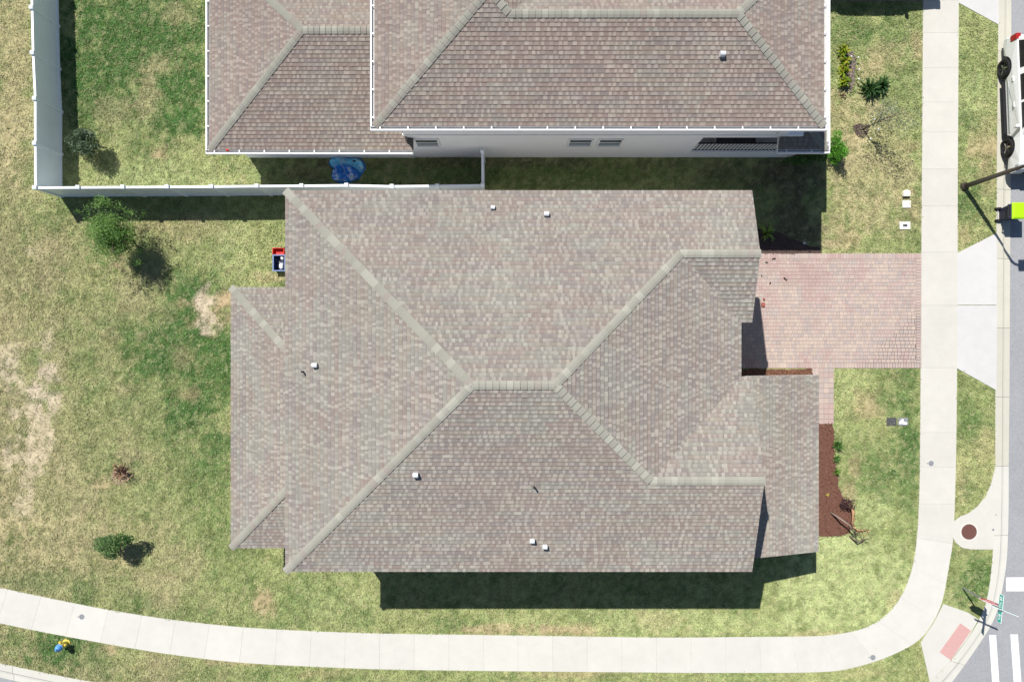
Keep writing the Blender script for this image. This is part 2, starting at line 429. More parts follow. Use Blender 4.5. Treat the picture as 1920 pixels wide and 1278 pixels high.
# ------------------------------------------------------------------ lawn colours (patches of lush, dry and bare turf, side-yard shade partly coloured in)
LUSH = np.array((0.056, 0.125, 0.036))
GREEN = np.array((0.160, 0.220, 0.080))
YELL = np.array((0.290, 0.305, 0.138))
STRAW = np.array((0.390, 0.330, 0.195))
PALE = np.array((0.385, 0.425, 0.205))
SANDY = np.array((0.47, 0.385, 0.30))
RUSTY = np.array((0.40, 0.285, 0.19))
BLOBS = [
    (1600, 1100, 150, 80, 'pale', 0.75), (1290, 1165, 260, 26, 'pale', 0.45), (1580, 1010, 60, 30, 'pale', 0.6), (640, 1125, 70, 45, 'pale', 0.35), (1640, 960, 50, 40, 'pale', 0.45), (1825, 180, 30, 50, 'pale', 0.5), (1590, 720, 30, 60, 'pale', 0.4),
    (1640, 330, 80, 60, 'straw', 0.55), (1600, 400, 50, 40, 'straw', 0.45), (1640, 270, 60, 40, 'straw', 0.4), (1580, 230, 30, 60, 'rusty', 0.4), (1845, 250, 30, 50, 'straw', 0.4), (330, 380, 200, 20, 'green', 0.4),
    (62, 770, 16, 16, 'sandy', 0.9), (88, 815, 12, 30, 'sandy', 0.9), (72, 790, 10, 40, 'sandy', 0.7), (100, 760, 12, 14, 'sandy', 0.8), (50, 905, 12, 26, 'sandy', 0.7), (35, 820, 8, 20, 'sandy', 0.6),
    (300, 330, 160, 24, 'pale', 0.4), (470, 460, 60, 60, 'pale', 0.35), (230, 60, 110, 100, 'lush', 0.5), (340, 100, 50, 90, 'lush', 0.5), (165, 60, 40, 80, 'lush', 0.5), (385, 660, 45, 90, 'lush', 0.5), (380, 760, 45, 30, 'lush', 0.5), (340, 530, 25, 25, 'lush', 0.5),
    (100, 1210, 50, 40, 'lush', 0.5), (1700, 850, 24, 70, 'lush', 0.5), (1830, 1085, 28, 45, 'lush', 0.4),
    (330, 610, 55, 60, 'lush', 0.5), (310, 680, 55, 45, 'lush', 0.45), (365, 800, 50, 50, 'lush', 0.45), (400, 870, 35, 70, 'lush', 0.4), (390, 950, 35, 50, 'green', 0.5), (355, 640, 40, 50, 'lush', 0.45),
    (960, 325, 420, 28, 'lush', 0.5), (1490, 330, 60, 40, 'soil', 0.7), (1490, 430, 60, 50, 'soil', 0.75), (1480, 380, 30, 40, 'soil', 0.35), (1360, 320, 60, 20, 'soil', 0.35), (560, 325, 50, 16, 'soil', 0.5), (900, 305, 300, 8, 'soil', 0.5), (1570, 455, 26, 14, 'soil', 0.35), (1700, 400, 20, 30, 'soil', 0.25), (1640, 225, 50, 30, 'straw', 0.5), (1680, 320, 40, 40, 'straw', 0.4),  # lush and soil between the houses also deepen the shade there by colour
    # px, py, rx, ry, kind, amount
    (250, 80, 150, 130, 'lush', 0.85), (330, 170, 90, 80, 'lush', 0.75), (150, 140, 50, 110, 'lush', 0.7), (240, 195, 30, 30, 'lush', 0.8), (320, 230, 50, 20, 'lush', 0.7), (255, 265, 14, 30, 'lush', 0.6),
    (275, 185, 22, 40, 'straw', 0.6), (300, 125, 30, 20, 'straw', 0.6), (335, 25, 25, 20, 'straw', 0.5), (210, 215, 30, 30, 'straw', 0.4), (300, 285, 12, 12, 'rusty', 0.6),
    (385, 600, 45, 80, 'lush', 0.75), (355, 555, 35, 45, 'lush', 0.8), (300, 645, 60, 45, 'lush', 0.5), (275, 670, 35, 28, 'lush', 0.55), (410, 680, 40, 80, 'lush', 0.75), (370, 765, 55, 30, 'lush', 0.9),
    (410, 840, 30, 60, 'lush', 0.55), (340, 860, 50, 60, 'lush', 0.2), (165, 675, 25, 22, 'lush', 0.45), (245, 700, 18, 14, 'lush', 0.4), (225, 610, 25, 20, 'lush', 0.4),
    (400, 590, 32, 30, 'rusty', 0.75), (385, 575, 16, 30, 'sandy', 0.9), (395, 605, 22, 18, 'sandy', 0.95), (425, 562, 12, 16, 'rusty', 0.9), (345, 665, 20, 20, 'rusty', 0.3), (355, 740, 20, 11, 'rusty', 0.45), (340, 570, 10, 10, 'rusty', 0.5),
    (90, 695, 20, 25, 'sandy', 0.9), (70, 740, 18, 18, 'sandy', 1.0), (98, 745, 14, 18, 'sandy', 0.9), (80, 790, 20, 20, 'sandy', 0.8), (60, 835, 14, 40, 'sandy', 0.9), (75, 845, 12, 30, 'sandy', 0.9), (45, 860, 20, 14, 'sandy', 0.9),
    (15, 850, 10, 30, 'sandy', 0.9), (25, 775, 14, 14, 'sandy', 0.8), (10, 700, 22, 40, 'sandy', 0.7), (20, 660, 22, 18, 'sandy', 0.6), (85, 645, 14, 24, 'sandy', 0.6), (40, 950, 22, 25, 'sandy', 0.75), (65, 885, 14, 14, 'sandy', 0.7), (20, 985, 30, 25, 'straw', 0.8),
    (30, 120, 40, 200, 'straw', 0.8), (15, 300, 20, 60, 'straw', 0.5), (80, 465, 40, 20, 'straw', 0.5), (60, 470, 18, 10, 'sandy', 0.4), (30, 600, 40, 60, 'straw', 0.5), (90, 900, 90, 120, 'straw', 0.4), (130, 1040, 160, 60, 'straw', 0.45),
    (60, 1060, 60, 60, 'straw', 0.45), (290, 1090, 50, 25, 'straw', 0.5), (210, 905, 30, 12, 'rusty', 0.5), (220, 1050, 30, 10, 'rusty', 0.3), (40, 360, 30, 50, 'straw', 0.3), (225, 490, 14, 14, 'rusty', 0.7),
    (70, 1085, 60, 20, 'lush', 0.55), (155, 1110, 25, 25, 'lush', 0.6), (250, 1125, 35, 22, 'lush', 0.4), (350, 1150, 90, 14, 'lush', 0.25), (330, 1040, 60, 30, 'straw', 0.3),
    (110, 1215, 60, 45, 'lush', 0.85), (40, 1200, 40, 25, 'green', 0.5), (180, 1235, 30, 30, 'lush', 0.4), (210, 1215, 14, 10, 'rusty', 0.6), (300, 1245, 50, 20, 'straw', 0.5), (460, 1240, 60, 8, 'rusty', 0.5), (330, 1262, 60, 14, 'lush', 0.25),
    (290, 425, 90, 18, 'rusty', 0.35), (370, 430, 60, 25, 'straw', 0.35), (500, 470, 40, 50, 'yell', 0.6), (510, 520, 30, 12, 'rusty', 0.5), (470, 430, 60, 20, 'yell', 0.5),
    (495, 1130, 18, 20, 'rusty', 0.7), (600, 1100, 60, 30, 'green', 0.3), (670, 1150, 40, 20, 'lush', 0.3), (560, 1140, 30, 30, 'lush', 0.25), (850, 1170, 40, 14, 'lush', 0.4), (930, 1180, 60, 8, 'rusty', 0.6), (1060, 1180, 60, 10, 'rusty', 0.65), (1110, 1150, 40, 20, 'lush', 0.3), (1230, 1160, 40, 20, 'straw', 0.4),
    (490, 1265, 20, 14, 'lush', 0.4), (600, 1262, 70, 10, 'rusty', 0.3), (660, 1270, 30, 10, 'lush', 0.35), (1070, 1263, 60, 8, 'rusty', 0.4), (1140, 1270, 20, 8, 'lush', 0.3),
    (1600, 60, 40, 40, 'lush', 0.5), (1680, 40, 40, 40, 'lush', 0.35), (1620, 68, 22, 18, 'lush', 0.5), (1690, 130, 40, 50, 'lush', 0.3), (1650, 110, 40, 30, 'straw', 0.5), (1640, 125, 26, 22, 'rusty', 0.45), (1600, 190, 40, 30, 'straw', 0.6), (1690, 250, 30, 40, 'yell', 0.5), (1705, 275, 20, 12, 'rusty', 0.4), (1720, 90, 10, 30, 'rusty', 0.5),
    (1590, 330, 40, 40, 'straw', 0.5), (1630, 355, 25, 12, 'lush', 0.4), (1590, 445, 30, 25, 'rusty', 0.5), (1640, 400, 60, 40, 'straw', 0.5), (1560, 460, 30, 10, 'straw', 0.8), (1715, 450, 14, 20, 'lush', 0.3), (1715, 390, 14, 30, 'rusty', 0.4),
    (1830, 130, 30, 40, 'lush', 0.15), (1815, 225, 25, 20, 'lush', 0.45), (1840, 280, 30, 25, 'rusty', 0.4), (1830, 350, 15, 30, 'lush', 0.6), (1805, 390, 14, 30, 'lush', 0.6), (1850, 330, 20, 30, 'rusty', 0.35), (1808, 440, 14, 20, 'rusty', 0.4), (1830, 60, 40, 40, 'yell', 0.5),
    (1700, 715, 24, 22, 'lush', 0.6), (1670, 755, 40, 22, 'lush', 0.55), (1710, 780, 20, 40, 'lush', 0.4), (1630, 770, 28, 20, 'rusty', 0.5), (1600, 740, 30, 40, 'yell', 0.5), (1625, 750, 20, 20, 'rusty', 0.35), (1700, 830, 30, 60, 'lush', 0.65), (1650, 850, 40, 40, 'lush', 0.35), (1630, 890, 30, 40, 'lush', 0.45), (1600, 870, 10, 20, 'rusty', 0.5), (1590, 920, 12, 18, 'rusty', 0.5), (1690, 920, 30, 40, 'lush', 0.3), (1610, 990, 14, 10, 'lush', 0.4),
    (1810, 780, 20, 40, 'lush', 0.4), (1820, 790, 14, 20, 'lush', 0.3), (1850, 840, 20, 30, 'rusty', 0.25), (1802, 900, 10, 50, 'straw', 0.4), (1830, 1080, 35, 50, 'lush', 0.6), (1815, 1095, 25, 30, 'lush', 0.5), (1690, 1235, 30, 12, 'lush', 0.3), (1620, 1260, 60, 10, 'straw', 0.3), (1540, 1190, 60, 8, 'rusty', 0.4), (1680, 1120, 14, 20, 'rusty', 0.3),
]


def lawn_colour(x, y):
    x = np.asarray(x, dtype=np.float64)
    y = np.asarray(y, dtype=np.float64)
    px = x * S + 960
    py = 639 - y * S
    g = 0.30 + 0.75 * (fbm(x, y, 3.2, 3) - 0.5) + 0.55 * (fbm(x, y, 0.9, 8) - 0.5)
    g = np.clip(g, 0, 1)
    c = YELL[None] * (1 - g[:, None]) + GREEN[None] * g[:, None]
    # drier strip of open lot to the left, greener behind the neighbour's fence
    dry = np.clip((430 - px) / 350, 0, 1) * np.clip((py - 350) / 80, 0, 1) * 0.45 + np.clip((70 - px) / 60, 0, 1) * 0.3
    dry = np.clip(dry * (0.5 + 1.1 * fbm(x, y, 2.0, 14)), 0, 1)[:, None]
    c = c * (1 - dry) + np.array((0.290, 0.260, 0.145))[None] * dry
    tan = np.clip((fbm(x, y, 1.5, 33) - 0.50) * 4.0, 0, 1) * np.clip((560 - px) / 250, 0.12, 1) * np.clip((py - 330) / 60, 0.25, 1) * 0.55
    c = c * (1 - tan[:, None]) + np.array((0.335, 0.275, 0.175))[None] * tan[:, None]
    weed = np.clip((fbm(x, y, 0.55, 37) - 0.60) * 7.0, 0, 1) * 0.55
    c = c * (1 - weed[:, None]) + np.array((0.10, 0.16, 0.055))[None] * weed[:, None]
    wob = (fbm(x, y, 0.9, 21) - 0.55) * 1.5 + (vnoise(x, y, 0.22, 29) - 0.5) * 1.0
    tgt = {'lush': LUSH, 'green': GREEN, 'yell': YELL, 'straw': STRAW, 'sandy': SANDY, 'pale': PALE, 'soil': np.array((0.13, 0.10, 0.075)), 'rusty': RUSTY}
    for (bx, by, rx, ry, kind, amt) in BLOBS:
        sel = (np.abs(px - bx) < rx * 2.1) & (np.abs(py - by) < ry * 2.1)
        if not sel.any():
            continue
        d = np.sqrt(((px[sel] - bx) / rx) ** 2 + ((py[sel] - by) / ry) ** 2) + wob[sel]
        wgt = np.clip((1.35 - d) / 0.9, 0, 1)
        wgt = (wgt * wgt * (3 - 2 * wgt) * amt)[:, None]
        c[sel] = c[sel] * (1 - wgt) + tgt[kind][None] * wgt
    # fine mottling: scattered dark and straw specks
    s1 = vnoise(x, y, 0.16, 41)
    s2 = vnoise(x, y, 0.11, 47)
    m = 0.72 + 0.56 * s1
    c = c * m[:, None]
    st = (np.clip((s2 - 0.62) / 0.3, 0, 1) * 0.5)[:, None]
    c = c * (1 - st) + np.array((0.43, 0.39, 0.22))[None] * st
    dk = (np.clip((vnoise(x, y, 0.14, 53) - 0.66) / 0.25, 0, 1) * 0.5)[:, None]
    c = c * (1 - dk) + np.array((0.09, 0.12, 0.035))[None] * dk
    return np.clip(c * np.array((1.10, 1.12, 1.06))[None] * (1 - 0.06 * np.clip((500 - px) / 200, 0, 1))[:, None], 0.01, 0.8)


# ------------------------------------------------------------------ ground, lawn, grass
gmb = MB()
gmb.box(-500, 500, -500, 500, -0.5, -0.2)
tag(gmb.obj('ground', M['far']), 'flat ground reaching to the horizon around the lots', kind='structure')

curb_in_w = W(CURB_IN)
curb_out_w = W(CURB_OUT)
mid_curb = [(a[0] * 0.85 + b[0] * 0.15, a[1] * 0.85 + b[1] * 0.15) for a, b in zip(curb_in_w, curb_out_w)]
LAND = mid_curb + [(-60, mid_curb[-1][1] + 8), (-60, 60), (mid_curb[0][0], 60)]
cell = 0.13
nx, ny = int(54 / cell), int(36 / cell)
gx = -28 + np.arange(nx + 1) * cell
gy = -18 + np.arange(ny + 1) * cell
X, Y = np.meshgrid(gx, gy)
X = X.ravel()
Y = Y.ravel()
Z = (fbm(X, Y, 0.5, 5) - 0.5) * 0.018 + (vnoise(X, Y, 0.13, 6) - 0.5) * 0.010
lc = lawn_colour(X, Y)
cx = (-28 + (np.arange(nx) + 0.5) * cell)
cy = (-18 + (np.arange(ny) + 0.5) * cell)
CX, CY = np.meshgrid(cx, cy)
keep = inside(CX.ravel(), CY.ravel(), LAND)
idx = np.arange(nx * ny)
ii = idx % nx
jj = idx // nx
base = jj * (nx + 1) + ii
F = np.stack([base, base + 1, base + nx + 2, base + nx + 1], 1)[keep]
me = bpy.data.meshes.new('lawn')
me.vertices.add(len(X))
me.vertices.foreach_set('co', np.stack([X, Y, Z], 1).astype(np.float32).ravel())
me.loops.add(len(F) * 4)
me.loops.foreach_set('vertex_index', F.astype(np.int32).ravel())
me.polygons.add(len(F))
me.polygons.foreach_set('loop_start', np.arange(0, len(F) * 4, 4, dtype=np.int32))
me.update(calc_edges=True)
a = me.attributes.new('Col', 'FLOAT_COLOR', 'POINT')
c4 = np.ones((len(X), 4), dtype=np.float32)
c4[:, :3] = lc * 0.95
a.data.foreach_set('color', c4.ravel())
me.materials.append(M['lawn'])
lawn = bpy.data.objects.new('lawn', me)
COL.objects.link(lawn)
tag(lawn, 'patchy green and straw coloured lawn around both houses', kind='structure')

# outer lawn, beyond the finely coloured part
omb = MB()
omb.prism([(-90, 2.3), (-54.6, -6.1), (-28, -12.4), (-28, 70), (-90, 70)], -0.1, -0.03, (0.215, 0.225, 0.105))
omb.prism([(-28, 18), (20.8, 18), (20.8, 70), (-28, 70)], -0.1, -0.03, (0.215, 0.225, 0.105))
tag(omb.obj('lawn', M['lawn'], cols=True), 'outlying lawn beyond the two lots', kind='structure')

walk_poly = W(WALK_IN) + W(WALK_OUT)[::-1]
HOUSE_A = [(-7.6, 4.9), (8.0, 4.9), (8.0, -7.7), (-7.6, -7.7)]
NOGRASS = [walk_poly, W(APRON), W(APRON_N), W(RAMP), W(PAD), W(DRIVE), W(BED_E), W(BED_STRIP), W(BED_N), HOUSE_A,
           [(-4.1, 8.0), (10.5, 8.0), (10.5, 20), (-4.1, 20)], [(-11.4, 8.0), (-4.1, 8.0), (-4.1, 20), (-11.4, 20)],
           [(-10.7, -7.8), (-7.6, -7.8), (-7.6, 1.8), (-10.7, 1.8)], [(8, -7.9), (11.7, -7.9), (11.7, -1.6), (8, -1.6)],
           [(11.0, 14.7), (17.9, 14.7), (17.9, 22), (11.0, 22)]]
LAND_IN = curb_in_w + [(-60, curb_in_w[-1][1] + 8), (-60, 60), (curb_in_w[0][0], 60)]


def scatter_grass(n, x0, x1, y0, y1, rng):
    gx = rng.uniform(x0, x1, n)
    gy = rng.uniform(y0, y1, n)
    ok = inside(gx, gy, LAND_IN)
    for poly in NOGRASS:
        ok &= ~inside(gx, gy, poly)
    return gx[ok], gy[ok]


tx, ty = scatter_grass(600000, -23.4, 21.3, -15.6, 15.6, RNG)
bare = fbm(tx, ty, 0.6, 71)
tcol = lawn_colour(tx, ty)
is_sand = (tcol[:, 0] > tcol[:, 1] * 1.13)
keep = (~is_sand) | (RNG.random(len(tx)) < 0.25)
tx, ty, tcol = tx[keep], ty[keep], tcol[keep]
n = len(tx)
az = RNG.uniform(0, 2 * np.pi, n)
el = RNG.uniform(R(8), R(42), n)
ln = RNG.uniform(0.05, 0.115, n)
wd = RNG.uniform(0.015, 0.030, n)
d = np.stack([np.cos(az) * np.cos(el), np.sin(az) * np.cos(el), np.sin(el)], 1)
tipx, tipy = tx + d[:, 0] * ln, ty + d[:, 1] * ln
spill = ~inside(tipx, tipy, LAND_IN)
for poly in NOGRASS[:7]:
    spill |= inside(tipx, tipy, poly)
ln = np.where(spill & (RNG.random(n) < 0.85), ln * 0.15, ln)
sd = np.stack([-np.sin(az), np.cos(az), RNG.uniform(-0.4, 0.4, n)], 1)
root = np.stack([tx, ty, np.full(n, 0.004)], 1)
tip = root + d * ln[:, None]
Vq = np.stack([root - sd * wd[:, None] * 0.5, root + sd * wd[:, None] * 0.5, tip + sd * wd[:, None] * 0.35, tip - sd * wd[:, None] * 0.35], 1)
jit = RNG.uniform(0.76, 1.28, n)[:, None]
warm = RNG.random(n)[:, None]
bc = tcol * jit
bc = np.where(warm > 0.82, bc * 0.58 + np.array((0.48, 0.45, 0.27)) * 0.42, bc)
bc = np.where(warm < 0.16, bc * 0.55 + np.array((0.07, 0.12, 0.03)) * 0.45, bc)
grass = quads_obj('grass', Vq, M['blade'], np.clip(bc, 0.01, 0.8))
tag(grass, 'short mixed green and dry grass blades covering the lawns', kind='stuff')

# ------------------------------------------------------------------ road, curb, markings
rmb = MB()
road_poly = W(CURB_OUT)
rmb_pts = [((a[0] + b[0]) / 2 * 0.3 + b[0] * 0.7, (a[1] + b[1]) / 2 * 0.3 + b[1] * 0.7) for a, b in zip(curb_in_w, curb_out_w)]
poly = rmb_pts + [(-90, rmb_pts[-1][1] + 18), (-90, -70), (90, -70), (90, 60), (rmb_pts[0][0], 60)]
me = bpy.data.meshes.new('road')
bm = bmesh.new()
vs = [bm.verts.new((p[0], p[1], -0.085)) for p in poly]
f = bm.faces.new(vs)
bmesh.ops.triangulate(bm, faces=[f])
bmesh.ops.recalc_face_normals(bm, faces=bm.faces)
for f in bm.faces:
    if f.normal.z < 0:
        f.normal_flip()
bm.to_mesh(me)
bm.free()
me.materials.append(M['asphalt'])
road = bpy.data.objects.new('road', me)
COL.objects.link(road)
tag(road, 'grey worn asphalt street along the corner lot', kind='structure')


def lerp2(a, b, t):
    return (a[0] + (b[0] - a[0]) * t, a[1] + (b[1] - a[1]) * t)


# curb in cast segments, each a slightly dished strip
curb = bpy.data.objects.new('curb', None)
COL.objects.link(curb)
tag(curb, 'pale concrete curb and gutter bending round the street corner', kind='structure')


def resample(pa, pb, step):
    """pairs of points along two edge polylines, about `step` apart along the middle"""
    out = []
    L = 0
    seg = []
    for i in range(len(pa) - 1):
        m0 = lerp2(pa[i], pb[i], 0.5)
        m1 = lerp2(pa[i + 1], pb[i + 1], 0.5)
        d = math.dist(m0, m1)
        seg.append((L, d))
        L += d
    n = max(1, int(L / step))
    for k in range(n + 1):
        s = L * k / n
        for i, (l0, d) in enumerate(seg):
            if s <= l0 + d + 1e-9:
                t = (s - l0) / d
                out.append((lerp2(pa[i], pa[i + 1], t), lerp2(pb[i], pb[i + 1], t), s))
                break
    return out


def smooth_poly(p, it=2):
    for _ in range(it):
        q = [p[0]]
        for i in range(len(p) - 1):
            q.append(lerp2(p[i], p[i + 1], 0.25))
            q.append(lerp2(p[i], p[i + 1], 0.75))
        q.append(p[-1])
        p = q
    return p


cs_ = resample(smooth_poly(curb_in_w), smooth_poly(curb_out_w), 0.3)
prof = [(-0.02, 0.02), (0.45, 0.02), (0.55, -0.045), (0.68, -0.06), (1.0, -0.055), (1.02, -0.12)]
per = 10
for k in range(0, len(cs_) - 1, per):
    part = cs_[k:k + per + 1]
    if len(part) < 2:
        continue
    c0 = part[len(part) // 2][0]
    if abs(c0[0]) > 26 or abs(c0[1]) > 18.5:
        pass
    mb = MB()
    sh = random.uniform(0.95, 1.03)
    col = (0.490 * sh, 0.470 * sh, 0.395 * sh)
    if c0[1] < -6.5:
        col = (0.52 * sh, 0.51 * sh, 0.455 * sh)
    vv = []
    m = len(prof)
    g = 0.006
    for j, (a_, b_, s_) in enumerate(part):
        if j == 0 or j == len(part) - 1:
            q = part[1] if j == 0 else part[-2]
            L = math.dist(a_, q[0])
            a_ = lerp2(a_, q[0], g / L)
            b_ = lerp2(b_, q[1], g / max(0.05, math.dist(b_, q[1])))
        for (t, z) in prof:
            p = lerp2(a_, b_, t)
            vv.append((p[0], p[1], z))
    ff = []
    for j in range(len(part) - 1):
        for i in range(m - 1):
            ff.append((j * m + i, j * m + i + 1, (j + 1) * m + i + 1, (j + 1) * m + i))
    mb.add(vv, ff, col)
    o = recalc(mb.obj('curb_segment', M['concrete'], curb, cols=True))
# dark bed under the curb joints
cb = MB()
vv = []
for a_, b_, s_ in cs_:
    p0 = lerp2(a_, b_, 0.05)
    p1 = lerp2(a_, b_, 0.95)
    vv += [(p0[0], p0[1], -0.1), (p1[0], p1[1], -0.1)]
cb.add(vv, [(2 * j, 2 * j + 1, 2 * j + 3, 2 * j + 2) for j in range(len(cs_) - 1)])
cb.obj('curb_bed', M['joint'], curb)

lm = MB()
for q in ([(1857, 1191), (1870, 1191), (1883, 1380), (1869, 1380)], [(1897, 1190), (1911, 1190), (1925, 1380), (1910, 1380)], [(1937, 1190), (1951, 1190), (1966, 1380), (1951, 1380)],
          [(1977, 1190), (1991, 1190), (2007, 1380), (1992, 1380)]):
    lm.prism(W(q), -0.084, -0.079)
mk = lm.obj('road_markings', M['line'], None)
tag(mk, 'white crosswalk bars painted on the asphalt at the corner', kind='structure')
lm = MB()
lm.prism(W([(1889, 1083), (2075, 1081), (2075, 1108), (1889, 1109)]), -0.084, -0.079)
tag(lm.obj('road_markings', M['line'], None), 'white stop line painted across the lane north of the crosswalk', kind='structure')


# ------------------------------------------------------------------ pavement slabs
def slab_obj(name, poly, z1, parent, col, m='concrete', z0=-0.05):
    mb = MB()
    mb.prism(poly, z0, z1, col)
    o = mb.obj(name, M[m], parent, cols=True)
    bm = bmesh.new()
    bm.from_mesh(o.data)
    bmesh.ops.triangulate(bm, faces=[f for f in bm.faces if len(f.verts) > 4])
    bmesh.ops.recalc_face_normals(bm, faces=bm.faces)
    bm.to_mesh(o.data)
    bm.free()
    return o


walk = bpy.data.objects.new('sidewalk', None)
COL.objects.link(walk)
tag(walk, 'pale concrete sidewalk curving round the corner lot', kind='structure')
wi, wo = smooth_poly(W(WALK_IN)), smooth_poly(W(WALK_OUT))
ws = resample(wi, wo, 0.10)
# joint positions: the ones read off the straight run, then an even rhythm
joints = []
ytab = [-1100, -900, -700, -500, -380, -290, -200, -130, -60, 0, 62, 128, 190, 250, 318, 386, 474, 572, 690, 808, 876, 943, 1008]
for yv in ytab:
    yw = (639 - yv) / S
    k = min(range(len(ws) * 2 // 3), key=lambda i: abs(ws[i][0][1] - yw) + (0 if ws[i][0][0] > 15 else 99))
    joints.append(k)
k = joints[-1]
while k + 15 < len(ws):
    k += 15
    joints.append(k)
joints.append(len(ws) - 1)
base_v = []
for a_, b_, s_ in ws:
    base_v += [(a_[0], a_[1], 0.019), (b_[0], b_[1], 0.019)]
wb = MB()
wb.add(base_v, [(2 * j, 2 * j + 1, 2 * j + 3, 2 * j + 2) for j in range(len(ws) - 1)])
wb.obj('slab_bed', M['joint'], walk)
for j0, j1 in zip([0] + joints[:-1], joints):
    if j1 - j0 < 2:
        continue
    seg = ws[j0:j1 + 1]
    g = 0.0028
    A = [s[0] for s in seg]
    B = [s[1] for s in seg]
    A[0] = lerp2(A[0], A[1], g / 0.1)
    B[0] = lerp2(B[0], B[1], g / 0.1)
    A[-1] = lerp2(A[-1], A[-2], g / 0.1)
    B[-1] = lerp2(B[-1], B[-2], g / 0.1)
    stp = max(1, len(A) // 6)
    ks = sorted(set(list(range(0, len(A), stp)) + [len(A) - 1]))
    poly = [A[i] for i in ks] + [B[i] for i in ks][::-1]
    sh = random.uniform(0.97, 1.02)
    midy = seg[len(seg) // 2][0][1]
    tint = (0.540, 0.524, 0.478) if midy < -8 else (0.522, 0.503, 0.452)
    slab_obj('slab', poly, 0.028 + random.uniform(-0.002, 0.002), walk, tuple(t * sh for t in tint))

ap = bpy.data.objects.new('driveway_apron', None)
COL.objects.link(ap)
tag(ap, 'white concrete driveway apron between sidewalk and curb', kind='structure')
slab_obj('slab', W([(1793.5, 475), (1868.5, 437), (1868.5, 571.4), (1793.5, 571.4)]), 0.0235, ap, (0.525, 0.515, 0.50))
slab_obj('slab', W([(1793.5, 572.6), (1868.5, 572.6), (1867.5, 731), (1793, 689.5)]), 0.024, ap, (0.515, 0.507, 0.492))
bb = MB()
bb.prism(W([(1798, 480), (1866, 445), (1865, 725), (1798, 688)]), -0.02, 0.0)
bb.obj('slab_bed', M['joint'], ap)
ap2 = bpy.data.objects.new('driveway_apron', None)
COL.objects.link(ap2)
tag(ap2, 'corner of the white concrete apron of the next driveway up the street', kind='structure')
slab_obj('slab', W([(1795.5, -110), (1873, -140), (1872, 47), (1795.5, 5)]), 0.0245, ap2, (0.515, 0.507, 0.492))

rp = bpy.data.objects.new('curb_ramp', None)
COL.objects.link(rp)
tag(rp, 'pale concrete curb ramp with a pink tactile mat', kind='structure')
slab_obj('slab', W([(1768.5, 1131), (1816, 1148), (1834, 1160), (1813, 1197), (1776, 1244), (1743, 1278), (1736, 1247), (1726, 1203), (1751, 1166)]), 0.022, rp, (0.52, 0.505, 0.46))
mm = MB()
mp = W([(1800, 1167), (1820, 1181), (1782, 1236), (1761, 1221)])
mm.prism(mp, 0.0, 0.030)
mat_o = mm.obj('tactile_mat', M['mat_pink'], rp)
dm = MB()
for i in range(9):
    for j in range(22):
        u, v = (i + 0.5) / 9, (j + 0.5) / 22
        a_ = lerp2(mp[0], mp[1], u)
        b_ = lerp2(mp[3], mp[2], u)
        p = lerp2(a_, b_, v)
        dm.box(p[0] - 0.012, p[0] + 0.012, p[1] - 0.012, p[1] + 0.012, 0.030, 0.036)
do = dm.obj('truncated_domes', M['mat_pink'], mat_o)
do['kind'] = 'stuff'

pd_ = bpy.data.objects.new('storm_inlet', None)
COL.objects.link(pd_)
tag(pd_, 'rounded concrete storm drain inlet with a rusty round manhole cover', 'storm drain')
slab_obj('slab', W(PAD), 0.034, pd_, (0.52, 0.505, 0.455))
mc = P2(1816, 996)
mb = MB()
mb.lathe([(0.40, 0.0), (0.40, 0.036), (0.335, 0.038), (0.335, 0.034)], 40, (mc[0], mc[1], 0))
mb.obj('cover_rim', mat('rim_concrete', (0.62, 0.56, 0.50), 0.9), pd_)
mb = MB()
mb.lathe([(0.325, 0.0), (0.325, 0.037), (0.315, 0.045), (0.29, 0.045), (0.285, 0.041)], 40, (mc[0], mc[1], 0))
cv = mb.obj('manhole_cover', M['rust'], pd_)
mb = MB()
for i in range(-5, 6):
    for j in range(-5, 6):
        if i * i + j * j < 27:
            x, y = mc[0] + i * 0.048, mc[1] + j * 0.048
            mb.box(x - 0.015, x + 0.015, y - 0.015, y + 0.015, 0.041, 0.046)
tr = mb.obj('cover_tread', M['rust'], cv)
tr['kind'] = 'stuff'
lv = P2(1861, 992)
mb = MB()
mb.lathe([(0.05, 0), (0.05, 0.042), (0.03, 0.046)], 12, (lv[0], lv[1], 0))
mb.obj('lifting_hole', M['grey_iron'], pd_)

# ------------------------------------------------------------------ driveway of pavers
drive = bpy.data.objects.new('driveway', None)
COL.objects.link(drive)
tag(drive, 'pink block paved driveway and walkway in front of the house', kind='structure')
# sand bed with colour by place: open dark joints in the south east part
sx0, sy0 = P2(1306, 690)
sx1, sy1 = P2(1727.3, 475)


def joint_dark(x, y):
    px, py = x * S + 960, 639 - y * S
    d = ((1727 - px) / 118) + ((690 - py) / 115) + (fbm(x, y, 0.8, 95) - 0.5) * 0.5
    w1 = np.clip((1.22 - d) / 0.2, 0, 1)
    w2 = np.clip((1440 - px) / 60, 0, 1) * 0.2
    n1 = np.clip((fbm(x, y, 0.7, 91) - 0.55) * 4, 0, 1) * 0.45
    return np.clip(np.maximum(np.maximum(w1, w2), n1), 0, 1)


